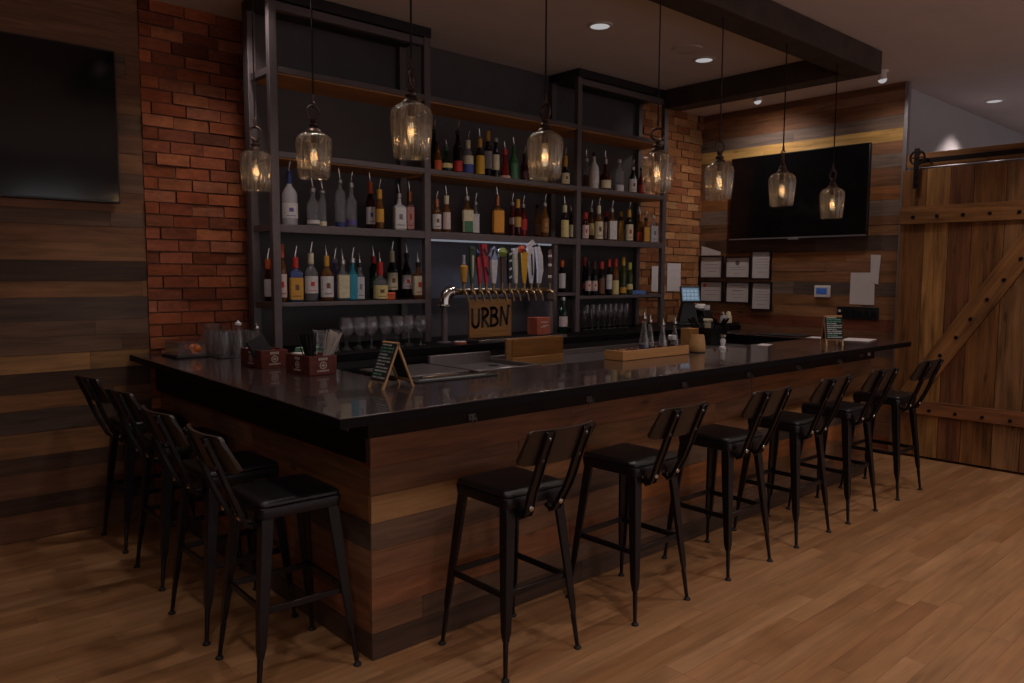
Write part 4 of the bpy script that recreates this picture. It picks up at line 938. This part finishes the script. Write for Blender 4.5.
# pine garnish tray with five pourer flasks
t = thing('garnish_tray', 'long light wood tray of pourer flasks on the bar top', 'tray', (3.86, 3.02, ZT))
g = G(); tw = lin('#c08a56')
g.plank((0, 0, 0), X_, Z_, -Y_, -.33, .335, .001, .058, .062, .074, tw); g.plank((0, 0, 0), X_, Z_, Y_, -.33, .335, .001, .05, .062, .074, tw)
g.plank((-.33, 0, 0), Y_, Z_, -X_, -.0615, .0615, .001, .058, -.012, 0, tw); g.plank((.335, 0, 0), Y_, Z_, X_, -.0615, .0615, .001, .05, -.012, 0, tw); g.box(-.3175, .3225, -.0615, .0615, 0, .009); g.build('tray_body', 'shelf_wood', t, bevel=.002)
g = G(); g.plank((-.07, 0, 0), Y_, Z_, -X_, -.061, .061, .0095, .05, -.004, .004, tw); g.build('divider', 'shelf_wood', t)
def flask(label, loc, h, r, liquid):
    t = thing('pourer_flask', label, 'bottle', loc, 0, 'pourer flasks in the wooden tray')
    g = G(); H = h - .07; g.lathe([(0, 0), (r * .95, 0), (r, .008), (r * .98, H * .35), (r * .55, H * .68), (r * .36, H * .85), (r * .34, H * .97), (r * .46, H), (0, H)], 16); g.build('glass', 'clear_glass', t)
    g = G(); g.lathe([(0, .003), (r * .9, .004), (r * .93, H * .30), (0, H * .30)], 14); g.build('liquid', liquid, t)
    g = G(); g.lathe([(0, H + .0005), (r * .55, H + .001), (r * .5, H + .014), (r * .2, H + .016), (r * .14, H + .04), (0, H + .04)], 10); g.tube([(0, 0, H + .035), (.004, -.004, H + .07)], [.0035, .0028], 6); g.build('pourer', 'chrome', t)
mat('syrup_dark', '#2a1416', .3); mat('syrup_red', '#5a2320', .3); mat('syrup_blue', '#3c3a58', .3)
zf_ = ZT + .0095
flask('tallest pourer flask with bluish contents at the garnish end of the wooden tray', (3.84, 3.035, zf_), .30, .034, 'syrup_blue')
flask('pourer flask with dark contents, second in the wooden tray', (3.925, 3.055, zf_), .275, .032, 'syrup_dark')
flask('pourer flask with pale contents in the middle of the wooden tray', (3.99, 3.005, zf_), .255, .032, 'syrup_red')
flask('pourer flask with dark contents, fourth in the wooden tray', (4.055, 3.055, zf_), .26, .030, 'syrup_dark')
flask('pourer flask beside the white lidded jar in the wooden tray', (4.11, 3.0, zf_), .26, .030, 'syrup_red')
t = thing('garnish_jar', 'dark jar with white lid at the end of the wooden tray', 'jar', (4.152, 3.05, zf_))
g = G(); g.lathe([(0, 0), (.026, 0), (.028, .006), (.028, .07), (.024, .08), (0, .08)], 18); g.build('jar_body', 'bottle_dark', t)
g = G(); g.lathe([(0, .0805), (.027, .081), (.027, .105), (.022, .11), (0, .11)], 18); g.build('lid', 'white_plastic', t)
g = G()
for k in range(46):
    g_c = Vector((R.uniform(-.11, .11), R.uniform(-.045, .045), R.uniform(.02, .056))); r_ = R.uniform(.008, .012)
    g.lathe([(0, -r_)] + [(r_ * math.cos(a), r_ * math.sin(a)) for a in (-.8, 0, .8)] + [(0, r_)], 8, g_c)
o = tag(g.build('garnish_cherries', 'garnish'), 'dark cherries and olives heaped in the end of the wooden tray', 'garnish'); o['kind'] = 'stuff'; o.location = (3.665, 3.02, ZT)
t = thing('tealight_holder', 'rounded tan tealight holder on a dark coaster beside the wooden tray', 'candle holder', (4.33, 2.975, ZT))
g = G(); g.lathe([(0, 0), (.052, 0), (.052, .005), (0, .005)], 20); g.build('coaster', 'rubber', t)
g = G(); g.lathe([(0, .0055), (.046, .0055), (.054, .02), (.053, .05), (.046, .10), (.042, .118), (.037, .118), (.036, .06), (0, .058)], 24); g.build('holder', 'votive_tan', t)
t = thing('pepper_mill', 'small pale turned shaker on the bar top beyond the tealight holder', 'shaker', (4.67, 3.0, ZT))
g = G(); g.lathe([(0, 0), (.024, 0), (.024, .012), (.014, .022), (.018, .04), (.019, .06), (.012, .075), (0, .075)], 16); g.build('base', 'white_plastic', t)
g = G(); g.lathe([(0, .0755), (.016, .076), (.024, .088), (.022, .098), (0, .102)], 16); g.build('top', 'chrome', t)
def papers(name, label, cat, loc, rz, w, h, n=1, rx=0.):
    g = G()
    for k in range(n):
        s = R.uniform(-.006, .006); g.box(-w / 2 + s, w / 2 + s, -h / 2 - s, h / 2 - s, k * .0012, k * .0012 + .0009)
    o = tag(g.build(name, 'paper'), label, cat); o.location = loc; o.rotation_euler = (rx, 0, rz); return o
papers('menu_sheets', 'white menu sheets fanned on the far end of the bar top', 'paper', (6.16, 2.72, ZT), .2, .30, .21, 5)
o = papers('menu_folder', 'thin dark folder lying on the bar return by the board wall', 'folder', (6.19, 3.36, ZT), .0, .22, .36, 5); o.data.materials[0] = MATS['rubber']
papers('paper_slip', 'white slip lying before the dark folder on the bar return', 'paper', (6.15, 3.06, ZT), .1, .16, .10, 2)
papers('paper_slip', 'white paper slip lying alone near the middle of the bar top', 'paper', (5.18, 2.98, ZT), .3, .16, .08, 2)
papers('paper_slip', 'pink white paper slip on the edge of the drainboard', 'paper', (3.03, 3.43, 1.0266), .2, .10, .04, 1)
t = thing('bar_mat', 'black rubber bar mat with white marks along the rear edge of the bar top', 'bar mat', (2.33, 3.19, ZT), -.04)
t.location = (2.30, 2.985, ZT)
g = G(); g.box(-.24, .24, -.05, .05, 0, .006); g.build('mat', 'rubber', t, bevel=.002)
g = G()
for k in range(22): g.stroke([(-.20 + k * .018, -.012), (-.192 + k * .018, .016), (-.186 + k * .018, -.010)], (0, 0, .0062), X_, Y_, Z_, .004, .0006)
g.build('white_marks', 'chalk_white', t)

# ------------------------------------------------------------------ till corner on the counter's right end
zc = 1.1005
t = thing('till_tablet', 'lit blue white tablet till on a black stand at the counter end', 'till', (6.27, 4.42, zc), -.62)
g = G(); g.box(-.13, .13, -.09, .10, 0, .02); g.hexa([(-.10, -.02, .0205), (.10, -.02, .0205), (.10, .08, .0205), (-.10, .08, .0205), (-.05, .0, .25), (.05, .0, .25), (.05, .06, .25), (-.05, .06, .25)]); g.build('stand', 'black_plastic', t, bevel=.004)
V = Vector((0, .30, .95)).normalized(); N = Vector((0, -.95, .30)).normalized(); O = Vector((0, -.055, .215))
g = G(); g.prism([(-.10, 0), (.10, 0), (.10, .165), (-.10, .165)], O, X_, V, N, .018); g.build('tablet_case', 'black_plastic', t, bevel=.006)
g = G(); g.prism([(-.084, .018), (.084, .018), (.084, .147), (-.084, .147)], O + N * .0185, X_, V, N, .001); s_ = g.build('tablet_screen', 'tablet_glow', t)
g = G()
for v in (.032, .068, .104): [g.prism([(u, v), (u + .028, v), (u + .028, v + .024), (u, v + .024)], O + N * .0198, X_, V, N, .0004) for u in (-.074, -.036, .002, .040)]
g.build('screen_tiles', 'screen_tile' if 'screen_tile' in MATS else emit_mat('screen_tile', (.62, .78, .95), .34, .1), s_)
t = thing('receipt_printer', 'black receipt printer beside the tablet till', 'printer', (6.52, 4.42, zc))
g = G(); g.hexa([(-.07, -.09, 0), (.07, -.09, 0), (.07, .10, 0), (-.07, .10, 0), (-.07, -.05, .14), (.07, -.05, .14), (.07, .10, .14), (-.07, .10, .14)]); g.build('printer_body', 'black_plastic', t, bevel=.008)
g = G(); g.box(-.045, .045, -.045, -.043, .1405, .19); g.build('paper_strip', 'paper', t)
g = G(); g.lathe([(0, 0), (.06, 0), (.075, .015), (.06, .04), (.03, .055), (0, .05)], 12)
for v in g.bm.verts: v.co += Vector((R.uniform(-.006, .006), R.uniform(-.006, .006), R.uniform(-.003, .004) if v.co.z > .01 else 0))
o = tag(g.build('white_cloth', 'white_plastic'), 'crumpled white cloth on top of the receipt printer', 'cloth'); o.location = (6.52, 4.445, zc + .1415)
t = thing('serving_tray', 'black rimmed tray at the end of the counter holding two shakers', 'tray', (6.57, 4.205, zc))
g = G(); g.box(-.13, .13, -.08, .10, 0, .006); [g.box(*b) for b in ((-.13, -.124, -.08, .10, .0062, .024), (.124, .13, -.08, .10, .0062, .024), (-.1238, .1238, -.08, -.074, .0062, .024), (-.1238, .1238, .094, .10, .0062, .024))]; g.build('tray_body', 'black_plastic', t)
def shaker(label, loc, m1, m2):
    t = thing('shaker', label, 'shaker', loc)
    g = G(); g.lathe([(0, 0), (.034, 0), (.036, .01), (.030, .075), (.024, .09), (0, .09)], 18); g.build('body', m1, t)
    g = G(); g.lathe([(0, .0905), (.024, .091), (.022, .11), (.012, .122), (0, .124)], 16); g.build('cap', m2, t)
shaker('bluish glass shaker on the black tray', (6.53, 4.20, zc + .0065), 'bottle_frost', 'chrome')
shaker('cream shaker on the black tray beside the wall', (6.64, 4.21, zc + .0065), 'label_cream', 'label_cream')
g = G(); g.box(-.06, .06, -.05, .05, 0, .15); 
o = tag(g.build('cash_box', 'box_wood', bevel=.004), 'small brown wooden block behind the dark jar on the steel shelf', 'box'); o.location = (5.50, 3.86, .983)
t = thing('utensil_bin', 'black bin of bar tools with cream lid behind the tealight holder', 'bin', (5.77, 3.85, .983))
g = G(); g.lathe([(0, 0), (.11, 0), (.15, .13), (.155, .15), (.145, .15), (.10, .008), (0, .006)], 18, sq=.5); g.build('bin_body', 'black_plastic', t)
g = G()
for k in range(16):
    a = R.uniform(0, 2 * PI); r0 = R.uniform(.02, .08); b = Vector((r0 * math.cos(a), r0 * math.sin(a), .02)); d = Vector((.5 * math.cos(a), .5 * math.sin(a), 1)).normalized(); e = b + d * R.uniform(.19, .23)
    g.tube([b, e], .005, 6); g.ob(e, Vector((.014, 0, 0)), Vector((0, .004, 0)), d * .02)
g.build('bar_tool', 'iron', t)
g = G(); g.lathe([(0, .20), (.045, .20), (.05, .212), (.045, .224), (0, .224)], 16, (-.06, -.02, 0)); g.lathe([(.03, .03), (.034, .199)], 12, (-.06, -.02, 0)); g.build('cream_lid', 'label_cream', t)

# ------------------------------------------------------------------ on the walls
def framed(label, y0, y1, z0, z1, rows_, seal=None):
    t = thing('framed_certificate', label, 'certificate', (XR - .0005, (y0 + y1) / 2, z0), 0, 'framed certificates under the television')
    w, h = y1 - y0, z1 - z0; b = .013
    g = G(); g.box(-.028, -.006, -w / 2, -w / 2 + b, 0, h); g.box(-.028, -.006, w / 2 - b, w / 2, 0, h); g.box(-.028, -.006, -w / 2 + b, w / 2 - b, 0, b); g.box(-.028, -.006, -w / 2 + b, w / 2 - b, h - b, h); g.box(-.0059, 0, -w / 2, w / 2, 0, h); g.build('frame', 'black_frame', t)
    g = G(); g.box(-.012, -.008, -w / 2 + b, w / 2 - b, b, h - b); p = g.build('sheet', 'paper', t)
    g = G(); O = (-.0121, 0, 0)
    for zz, wd in rows_: 
        u = -wd * w / 2
        while u < wd * w / 2: 
            l = R.uniform(.006, .02); g.prism([(u, zz * h), (u + l, zz * h), (u + l, zz * h + .0045), (u, zz * h + .0045)], O, -Y_, Z_, -X_, .0006); u += l + .005
    g.build('print', 'paper_ink', p)
    if seal:
        g = G(); g.lathe([(0, 0), (seal[2], 0), (seal[2], .001), (0, .001)], 16)
        for v in g.bm.verts: v.co = Vector((-.0121 - v.co.z, seal[0] * w + v.co.x, seal[1] * h + v.co.y))
        g.build('seal', seal[3], p)
framed('framed certificate, upper row, in the corner under the loose tilted sheet', 4.595, 4.882, 1.549, 1.79, [(.75, .5), (.6, .6), (.45, .6), (.3, .4)])
framed('framed certificate with dark round seal in the middle of the upper row', 4.271, 4.566, 1.552, 1.775, [(.5, .6), (.4, .6), (.2, .3)], (.02, .72, .025, 'paper_ink'))
framed('tall framed certificate at the end of the upper row', 4.041, 4.264, 1.543, 1.832, [(.8, .5), (.7, .6), (.6, .6), (.5, .6), (.4, .6), (.25, .4)])
framed('framed certificate, lower row, in the corner behind the tablet till', 4.586, 4.874, 1.296, 1.52, [(.75, .6), (.55, .6), (.35, .5)], (.3, .8, .02, 'label_orange'))
framed('framed certificate with one bold centre line in the middle of the lower row', 4.267, 4.557, 1.295, 1.518, [(.8, .5), (.58, .42), (.56, .42), (.4, .5), (.25, .4)])
framed('tall framed certificate at the end of the lower row', 4.024, 4.252, 1.232, 1.516, [(.85, .5), (.75, .6), (.65, .6), (.55, .6), (.45, .6), (.35, .6), (.2, .4)])
def sheet(name, label, poly, x, cat='paper', m='paper', N=-X_, U=Y_, y0=0, z0=0):
    g = G(); g.prism([(a - y0, b - z0) for a, b in poly], (0, 0, 0), U, Z_, N, .0012); o = tag(g.build(name, m), label, cat); o.location = x; return o
sheet('loose_sheet', 'loose white sheet tilted above the corner certificate', [(4.873, 1.795), (4.873, 1.895), (4.80, 1.878), (4.634, 1.829), (4.634, 1.795)], (XR - .006, 4.75, 1.8), y0=4.75, z0=1.8)
sheet('notice_sheet', 'large white notice taped on the board wall above the switch plate', [(3.013, 1.32), (3.24, 1.322), (3.238, 1.612), (3.02, 1.614)], (XR - .006, 3.12, 1.32), y0=3.12, z0=1.32)
sheet('notice_strip', 'narrow white strip of paper hanging beside the large notice', [(2.985, 1.505), (3.055, 1.53), (3.062, 1.775), (2.972, 1.772)], (XR - .0085, 3.02, 1.5), y0=3.02, z0=1.5)
sheet('notice_sheet', 'white notice on the brick wall seen through the open shelf end', [(6.225, 1.415), (6.43, 1.41), (6.43, 1.675), (6.225, 1.672)], (6.39, YW - .024, 1.41), N=-Y_, U=X_, y0=6.33, z0=1.41)
sheet('notice_sheet', 'white notice on the brick wall between the shelves and the tablet till', [(6.487, 1.418), (6.72, 1.412), (6.72, 1.704), (6.487, 1.706)], (6.655, YW - .024, 1.41), N=-Y_, U=X_, y0=6.6, z0=1.41)
t = thing('thermostat', 'white wall thermostat with blue lit screen', 'thermostat', (XR - .0045, 3.50, 1.378))
g = G(); g.box(-.022, 0, -.078, .078, 0, .112); g.build('housing', 'white_plastic', t, bevel=.006)
g = G(); g.box(-.0235, -.0221, -.048, .055, .03, .088); g.build('display', 'thermo_glow', t)
t = thing('switch_plate', 'black four gang light switch plate on the board wall', 'switch', (XR - .0045, 3.158, 1.182))
g = G(); g.box(-.012, 0, -.192, .192, 0, .118); g.build('plate', 'black_plastic', t, bevel=.004)
for k in range(6):
    g = G(); y_ = .155 - k * .062; g.box(-.016, -.0121, y_ - .02, y_ + .02, .03, .09); g.build('rocker', 'tv_frame', t, bevel=.002)
g = G(); g.lathe([(0, 0), (.012, 0), (.012, .006), (0, .008)], 12)
for v in g.bm.verts: v.co = Vector((-.0125 - v.co.z, .165 + v.co.x, .075 + v.co.y))
g.build('dimmer_knob', 'white_plastic', t)

# ------------------------------------------------------------------ bar stools
def make_stool():
    t = thing('bar_stool', 'stool', 'bar stool', (0, 0, 0), 0, 'bar stools')
    def rr(w, r, n=4):      # rounded square outline
        o = []
        for cx, cy, a in ((1, 1, 0), (-1, 1, 90), (-1, -1, 180), (1, -1, 270)):
            for k in range(n + 1):
                b = math.radians(a + 90 * k / n); o.append((cx * (w - r) + r * math.cos(b), cy * (w - r) + r * math.sin(b)))
        return o
    def loft(g, L):         # [(half width, radius, z)]
        rings = [[g.v((x, y, z)) for x, y in rr(w, r)] for w, r, z in L]; g.skin(rings, True, True)
    g = G(); loft(g, [(.157, .022, .662), (.166, .026, .666), (.170, .028, .702), (.167, .027, .707)]); g.build('seat_pan', 'stool_steel', t, sharp=50)
    g = G(); loft(g, [(.157, .022, .7075), (.165, .026, .711), (.166, .026, .720), (.161, .028, .727), (.135, .03, .730)]); g.build('seat_cushion', 'black_vinyl', t, sharp=60)
    for sx in (-1, 1):
        for sy in (-1, 1):
            g = G(); T = Vector((sx * .137, sy * .137, .664)); B = Vector((sx * .205, sy * .205, 0)); P = lambda k: T + (B - T) * k
            # pressed angle leg with its ridge outwards, narrowing to a round foot
            rings = []
            for k, w in ((0, .025), (.12, .0245), (.55, .0195), (.72, .0165), (.78, .0105)):
                c = P(k); q = w
                pts = [(q, q), (-q * .9, q), (-q * .9, q * .35), (q * .35, -q * .0 - q * .1), (q * .35, -q * .9), (q, -q * .9)]
                rings.append([g.v((c.x + sx * (x - q * .2), c.y + sy * (y - q * .2), c.z)) for x, y in pts])
            g.skin(rings, True, False)
            g.tube([P(.77), P(.985)], [.0115, .0085], 10); g.build('leg', 'stool_steel', t, bevel=.002, segs=1)
            g = G(); c = P(1); g.lathe([(0, 0), (.016, 0), (.017, .006), (.011, .012), (.0085, .016), (0, .016)], 12, (c.x, c.y, 0)); g.build('foot_glide', 'rubber', t)
    for a, b in (((-1, -1), (1, -1)), ((-1, 1), (1, 1)), ((-1, -1), (-1, 1)), ((1, -1), (1, 1))):
        g = G(); q = .170; zz = .325 if a[1] == b[1] else .318
        g.bar([(a[0] * q, a[1] * q, zz), (b[0] * q, b[1] * q, zz)], .012, .026); g.build('footrest_bar', 'stool_steel', t, bevel=.002, segs=1)
    # curved back on two flat uprights that hook under the seat
    yb = lambda x, z: -.207 - (z - .70) * .42 + 1.1 * x * x
    g = G(); n = 14; F, Bk = [], []
    def zz(i): return 0
    xs = [-.183, -.182, -.178, -.171, -.161, -.13, -.09, -.045, 0, .045, .09, .13, .161, .171, .178, .182, .183]; n = len(xs) - 1
    def cut(x, top):      # corners of the backrest are rounded
        d = max(0, abs(x) - .161); return (1 if not top else -1) * (.022 - math.sqrt(max(0, .022 ** 2 - d * d))) if d else 0
    rows_ = []
    for off in (0, -.014):
        lo = [g.v((x, yb(x, .855) + off, .855 + cut(x, False))) for x in xs]; mi = [g.v((x, yb(x, .93) + off, .93)) for x in xs]; hi = [g.v((x, yb(x, 1.0) + off, 1.0 + cut(x, True))) for x in xs]; rows_.append((lo, mi, hi))
    for (lo, mi, hi), fl in zip(rows_, (0, 1)):
        for i in range(n):
            for A, B_ in ((lo, mi), (mi, hi)):
                q = [A[i], A[i + 1], B_[i + 1], B_[i]]; g.f(q if fl else q[::-1], True)
    (l0, m0, h0), (l1, m1, h1) = rows_
    for i in range(n): g.f([h0[i], h0[i + 1], h1[i + 1], h1[i]]); g.f([l0[i + 1], l0[i], l1[i], l1[i + 1]])
    for k in (0, n): 
        g.f([l0[k], l1[k], m1[k], m0[k]]); g.f([m0[k], m1[k], h1[k], h0[k]])
    g.build('backrest', 'stool_back', t, sharp=40)
    for s in (-1, 1):
        x = s * .100; g = G(); of = -.022; q_ = s * .082
        pts = [(q_, -.142, .642), (q_, -.172, .628), (q_, -.192, .636), (q_ + s * .002, -.204, .662)] + [(x, yb(x, z) + of - (.0 if z > .8 else .004), z) for z in (.74, .80, .86, .93, .992)]
        g.bar(pts, .030, .008, (0, .5, .5))
        for e in (-.019, .019): g.bar([(p[0] + e, p[1] - .002, p[2]) for p in pts], .008, .017, (0, .5, .5))
        u = g.build('back_upright', 'stool_steel', t, bevel=.002, segs=1)
        for z in (.875, .965):
            g = G(); c = Vector((x, yb(x, z) + of - .0045, z)); g.tube([c, c + Vector((0, -.006, -.002))], [.008, .005], 8); g.build('bolt', 'hook_metal', u)
        g = G(); c = Vector((x, -.205, .640)); g.lathe([(0, 0), (.013, 0), (.013, .007), (.008, .012), (0, .013)], 10)
        for v in g.bm.verts: v.co = Vector((q_ + v.co.x, -.2105 - v.co.z, .668 + v.co.y))
        g.build('bracket_bolt', 'chrome', u)
        g = G(); g.prism([(q_ - .031, .640), (q_ - .02, .614), (q_ + .02, .614), (q_ + .031, .640), (q_ + .031, .690), (q_ - .031, .690)], (0, -.1665, 0), X_, Z_, -Y_, .004); g.build('bracket', 'stool_steel', t)
        g = G(); g.tube([(q_ - s * .012, -.1705, .640), (q_ - s * .012, -.180, .640)], .010, 8)
        g.build('hex_nut', 'chrome', u)
    return t
s0 = make_stool()
front = ((2.112, 2.358, .0), (2.870, 2.338, .02), (3.648, 2.342, -.01), (4.368, 2.352, .01), (5.03, 2.348, .0), (5.812, 2.352, .0))
names = ('nearest the bar corner', 'second from the bar corner', 'third from the bar corner', 'fourth from the bar corner', 'fifth from the bar corner', 'last before the barn door')
for i, (x, y, a) in enumerate(front):
    lab = 'black metal stool with curved back along the boarded bar front, ' + names[i]
    if i == 0: s0.location = (x, y, 0); s0.rotation_euler = (0, 0, a); s0['label'] = lab
    else: dup(s0, (x, y, 0), a, lab)
side = ((1.343, 2.855, -.03), (1.35, 3.43, .02), (1.40, 4.14, .0), (1.412, 4.82, .02))
names = ('closest to the bar corner', 'second from the bar corner', 'third from the bar corner', 'against the board wall')
for i, (x, y, a) in enumerate(side):
    dup(s0, (x, y, 0), -PI / 2 + a, 'black metal stool at the short dark side of the bar, ' + names[i])

# ------------------------------------------------------------------ pendant lamps
def make_pendant():
    t = thing('pendant_lamp', 'lamp', 'pendant lamp', (0, 0, 0), 0, 'glass pendant lamps over the bar')
    pr = [(r * .95, z) for r, z in ((.073, 0), (.076, .004), (.080, .04), (.086, .10), (.0895, .15), (.0895, .17), (.084, .190), (.070, .205), (.046, .216), (.030, .220))]
    g = G(); g.lathe(pr, 90, flute=.022, nf=15); g.build('glass_shade', 'lamp_glass', t)
    g = G(); g.lathe([(0, .214), (.034, .214), (.036, .222), (.030, .232), (.022, .236), (.020, .242), (.026, .247), (.026, .252), (.016, .258), (.012, .264), (.018, .270), (.016, .278), (0, .281)], 20); g.lathe([(0, .165), (.016, .165), (.017, .20), (.012, .2139), (0, .2139)], 14); g.build('cap', 'bronze', t)
    g = G(); g.torus((0, 0, .312), X_ * .8 + Y_ * -.6, Z_, .033, .0068, 26, 8); g.build('ring', 'bronze', t)
    g = G(); g.torus((0, 0, .350), X_ * .6 + Y_ * .8, Z_, .012, .004, 16, 6); g.tube([(0, 0, .357), (0, 0, .385), (0, 0, .395)], [.008, .008, .004], 8); g.build('clasp', 'bronze', t)
    g = G(); g.lathe([(0, .05), (.012, .052), (.017, .07), (.017, .135), (.012, .155), (.011, .165)], 14); b = g.build('bulb', 'bulb_glass' if 'bulb_glass' in MATS else glass_mat('bulb_glass', (.97, .92, .84), .0, (.95, .75, .5), trans=.10, refl=.5), t)
    g = G()
    for k in range(4): a = PI / 2 * k + .4; g.tube([(.006 * math.cos(a), .006 * math.sin(a), .06), (.008 * math.cos(a), .008 * math.sin(a), .10), (.006 * math.cos(a), .006 * math.sin(a), .14)], .0022, 6)
    g.build('filament', 'filament', b)
    return t
p0 = make_pendant()
PEND = [(1.83, 4.157, 2.035), (1.83, 3.487, 2.045), (1.84, 2.67, 2.055), (2.603, 2.67, 2.035), (3.463, 2.67, 2.035), (4.065, 2.67, 2.037), (4.806, 2.67, 2.045), (5.521, 2.67, 2.0)]
PN = ['glass pendant lamp in front of the brick pier, furthest back over the stools side', 'glass pendant lamp in front of the shelf over the wine glasses', 'glass pendant lamp hanging over the bar corner, the closest one', 'glass pendant lamp hanging before the middle bay over the beer taps',
      'glass pendant lamp before the end bay of the shelves', 'glass pendant lamp in front of the brick beside the wall television', 'glass pendant lamp before the middle of the wall television', 'glass pendant lamp nearest the barn door, lowest of the row']
LIGHTS = []
def lamp(kind, loc, power, col, size=.05, rot=None, **k):
    l = bpy.data.lights.new(kind.lower() + '_light', kind); l.energy = power; l.color = col
    if kind in ('POINT', 'SPOT'): l.shadow_soft_size = size
    o = bpy.data.objects.new(l.name, l); COL.objects.link(o); o.location = loc
    if rot: o.rotation_euler = rot
    for a, v in k.items(): setattr(l, a, v)
    return o
for i, (x, y, z) in enumerate(PEND):
    p = p0 if i == 0 else dup(p0, (x, y, z)); p.location = (x, y, z); p.rotation_euler = (0, 0, i * .7); p['label'] = PN[i]
    g = G(); top = 3.10 - z if True else 0
    g.tube([(0, 0, .393), (0, 0, top)], .0042, 6); g.build('cord', 'cord', p)
    lamp('POINT', (x, y, z + .10), P_PEND, (1, .62, .30), .015)

# ------------------------------------------------------------------ ceiling fixtures
def recessed(label, x, y):
    t = thing('recessed_light', label, 'ceiling light', (x, y, ZC - .012), 0, 'recessed ceiling lights')
    g = G(); g.lathe([(.066, .0), (.084, .002), (.087, .012), (.064, .012)], 28); g.build('trim_ring', 'white_plastic', t)
    g = G(); g.lathe([(0, .002), (.066, .002), (.066, .008), (0, .008)], 24); g.build('lens', 'lamp_lens', t)
recessed('round recessed ceiling light above the middle bay of the shelves', 4.042, 3.623)
recessed('round recessed ceiling light beside the ceiling speaker ring', 5.26, 3.621)
recessed('round recessed ceiling light in the hall beyond the barn door', 8.505, 2.55)
recessed('round recessed ceiling light furthest down the hall', 9.897, 2.55)
t = tag(G().build('ceiling_speaker', 'ceiling_paint'), 'flush round white speaker in the ceiling above the bar', 'speaker'); bpy.data.objects.remove(t)
t = thing('ceiling_speaker', 'flush round speaker in the ceiling above the bar', 'speaker', (4.94, 3.553, ZC - .008))
g = G(); g.lathe([(.095, .0), (.112, .001), (.115, .008), (.09, .008)], 32); g.build('speaker_ring', 'white_plastic', t)
g = G(); g.lathe([(0, .003), (.095, .003), (.095, .007), (0, .007)], 32); g.build('grille', 'ceiling_paint', t)
def eyeball(label, x, y):
    t = thing('eyeball_spotlight', label, 'spotlight', (x, y, ZC - .07), 0, 'wall washing spotlights')
    g = G(); g.lathe([(.03, .05), (.05, .062), (.052, .07), (.03, .07)], 20); g.build('ceiling_ring', 'white_plastic', t)
    g = G(); d = Vector((.12, -.1, -1)).normalized(); g.tube([Vector((0, 0, .066)) - d * .0, Vector((0, 0, .05)), Vector((0, 0, .05)) + d * .05], [.02, .032, .036], 16); g.build('head', 'white_plastic', t)
    g = G(); g.tube([Vector((0, 0, .05)) + d * .0505, Vector((0, 0, .05)) + d * .062, Vector((0, 0, .05)) + d * .072, Vector((0, 0, .05)) + d * .078], [.034, .032, .023, .010], 16); g.build('lens', 'lamp_lens', t)
eyeball('white eyeball spotlight at the end of the long ceiling beam', 6.634, 2.829)
eyeball('white eyeball spotlight behind the cross beam near the brick corner', 6.60, 3.95)

# ------------------------------------------------------------------ light
def spot(x, y, power, ang=110, blend=.6, z=ZC - .03, tgt=None, col=(1, .89, .83), size=.06):
    o = lamp('SPOT', (x, y, z), power, col, size, spot_size=math.radians(ang), spot_blend=blend)
    d = (Vector(tgt) - Vector((x, y, z))) if tgt else Vector((0, 0, -1)); o.rotation_euler = d.to_track_quat('-Z', 'Y').to_euler(); return o
WARM = (1, .80, .66)
for x in (1.60, 2.82, 4.042, 5.26): spot(x, 3.622, 26, 120, .8)
spot(1.95, 4.45, 22, 90, 1., tgt=(1.95, 5.2, .7))  # added wash to brighten the brick pier, no fixture there
spot(-1.2, 1.2, 36, 125, .8)  # extra fill to lift the floor by the side stools, no fixture
spot(8.505, 2.55, 50); spot(9.897, 2.55, 40)
spot(6.634, 2.83, 16, 130, 1., ZC - .09, (7.13, 2.95, 1.9)); spot(6.60, 3.95, 34, 140, 1., ZC - .09, (7.13, 4.1, 2.0)); spot(6.60, 3.96, 14, 110, 1., ZC - .09, (6.4, 4.85, 2.2))
for x, y, p in ((.2, 1.3, 40), (2.2, 1.1, 44), (4.2, 1.1, 50), (6.2, 1.1, 52), (1.2, -.8, 40), (3.6, -.8, 46), (5.6, -.8, 46), (-.9, 2.6, 10)):
    spot(x, y, p, 125, .8)
a = lamp('AREA', (3.85, 4.47, 1.812), .9, (.66, .74, 1.), rot=(math.radians(-25), 0, 0), shape='RECTANGLE', size=1.15, size_y=.02)
for c, sx, sz, N in LIGHTS_AT:  # portals for the added front glazing
    o = lamp('AREA', c, 1, (1, 1, 1), shape='RECTANGLE', size=sx, size_y=sz); o.rotation_euler = N.to_track_quat('-Z', 'Z').to_euler(); o.data.cycles.is_portal = True
w = bpy.data.worlds.new('world'); SC.world = w; w.use_nodes = True
w.node_tree.nodes['Background'].inputs['Color'].default_value = (1., .93, .94, 1); w.node_tree.nodes['Background'].inputs['Strength'].default_value = 1.
SC.view_settings.view_transform = 'Standard'; SC.view_settings.look = 'None'; SC.view_settings.gamma = 1; SC.view_settings.use_curve_mapping = False
SC.view_settings.exposure = 0.
cy = SC.cycles
cy.use_denoising = True; cy.max_bounces = 10; cy.transparent_max_bounces = 24; cy.sample_clamp_indirect = 2.; cy.caustics_reflective = False; cy.caustics_refractive = False
cy.use_adaptive_sampling = False
bpy.context.view_layer.update()
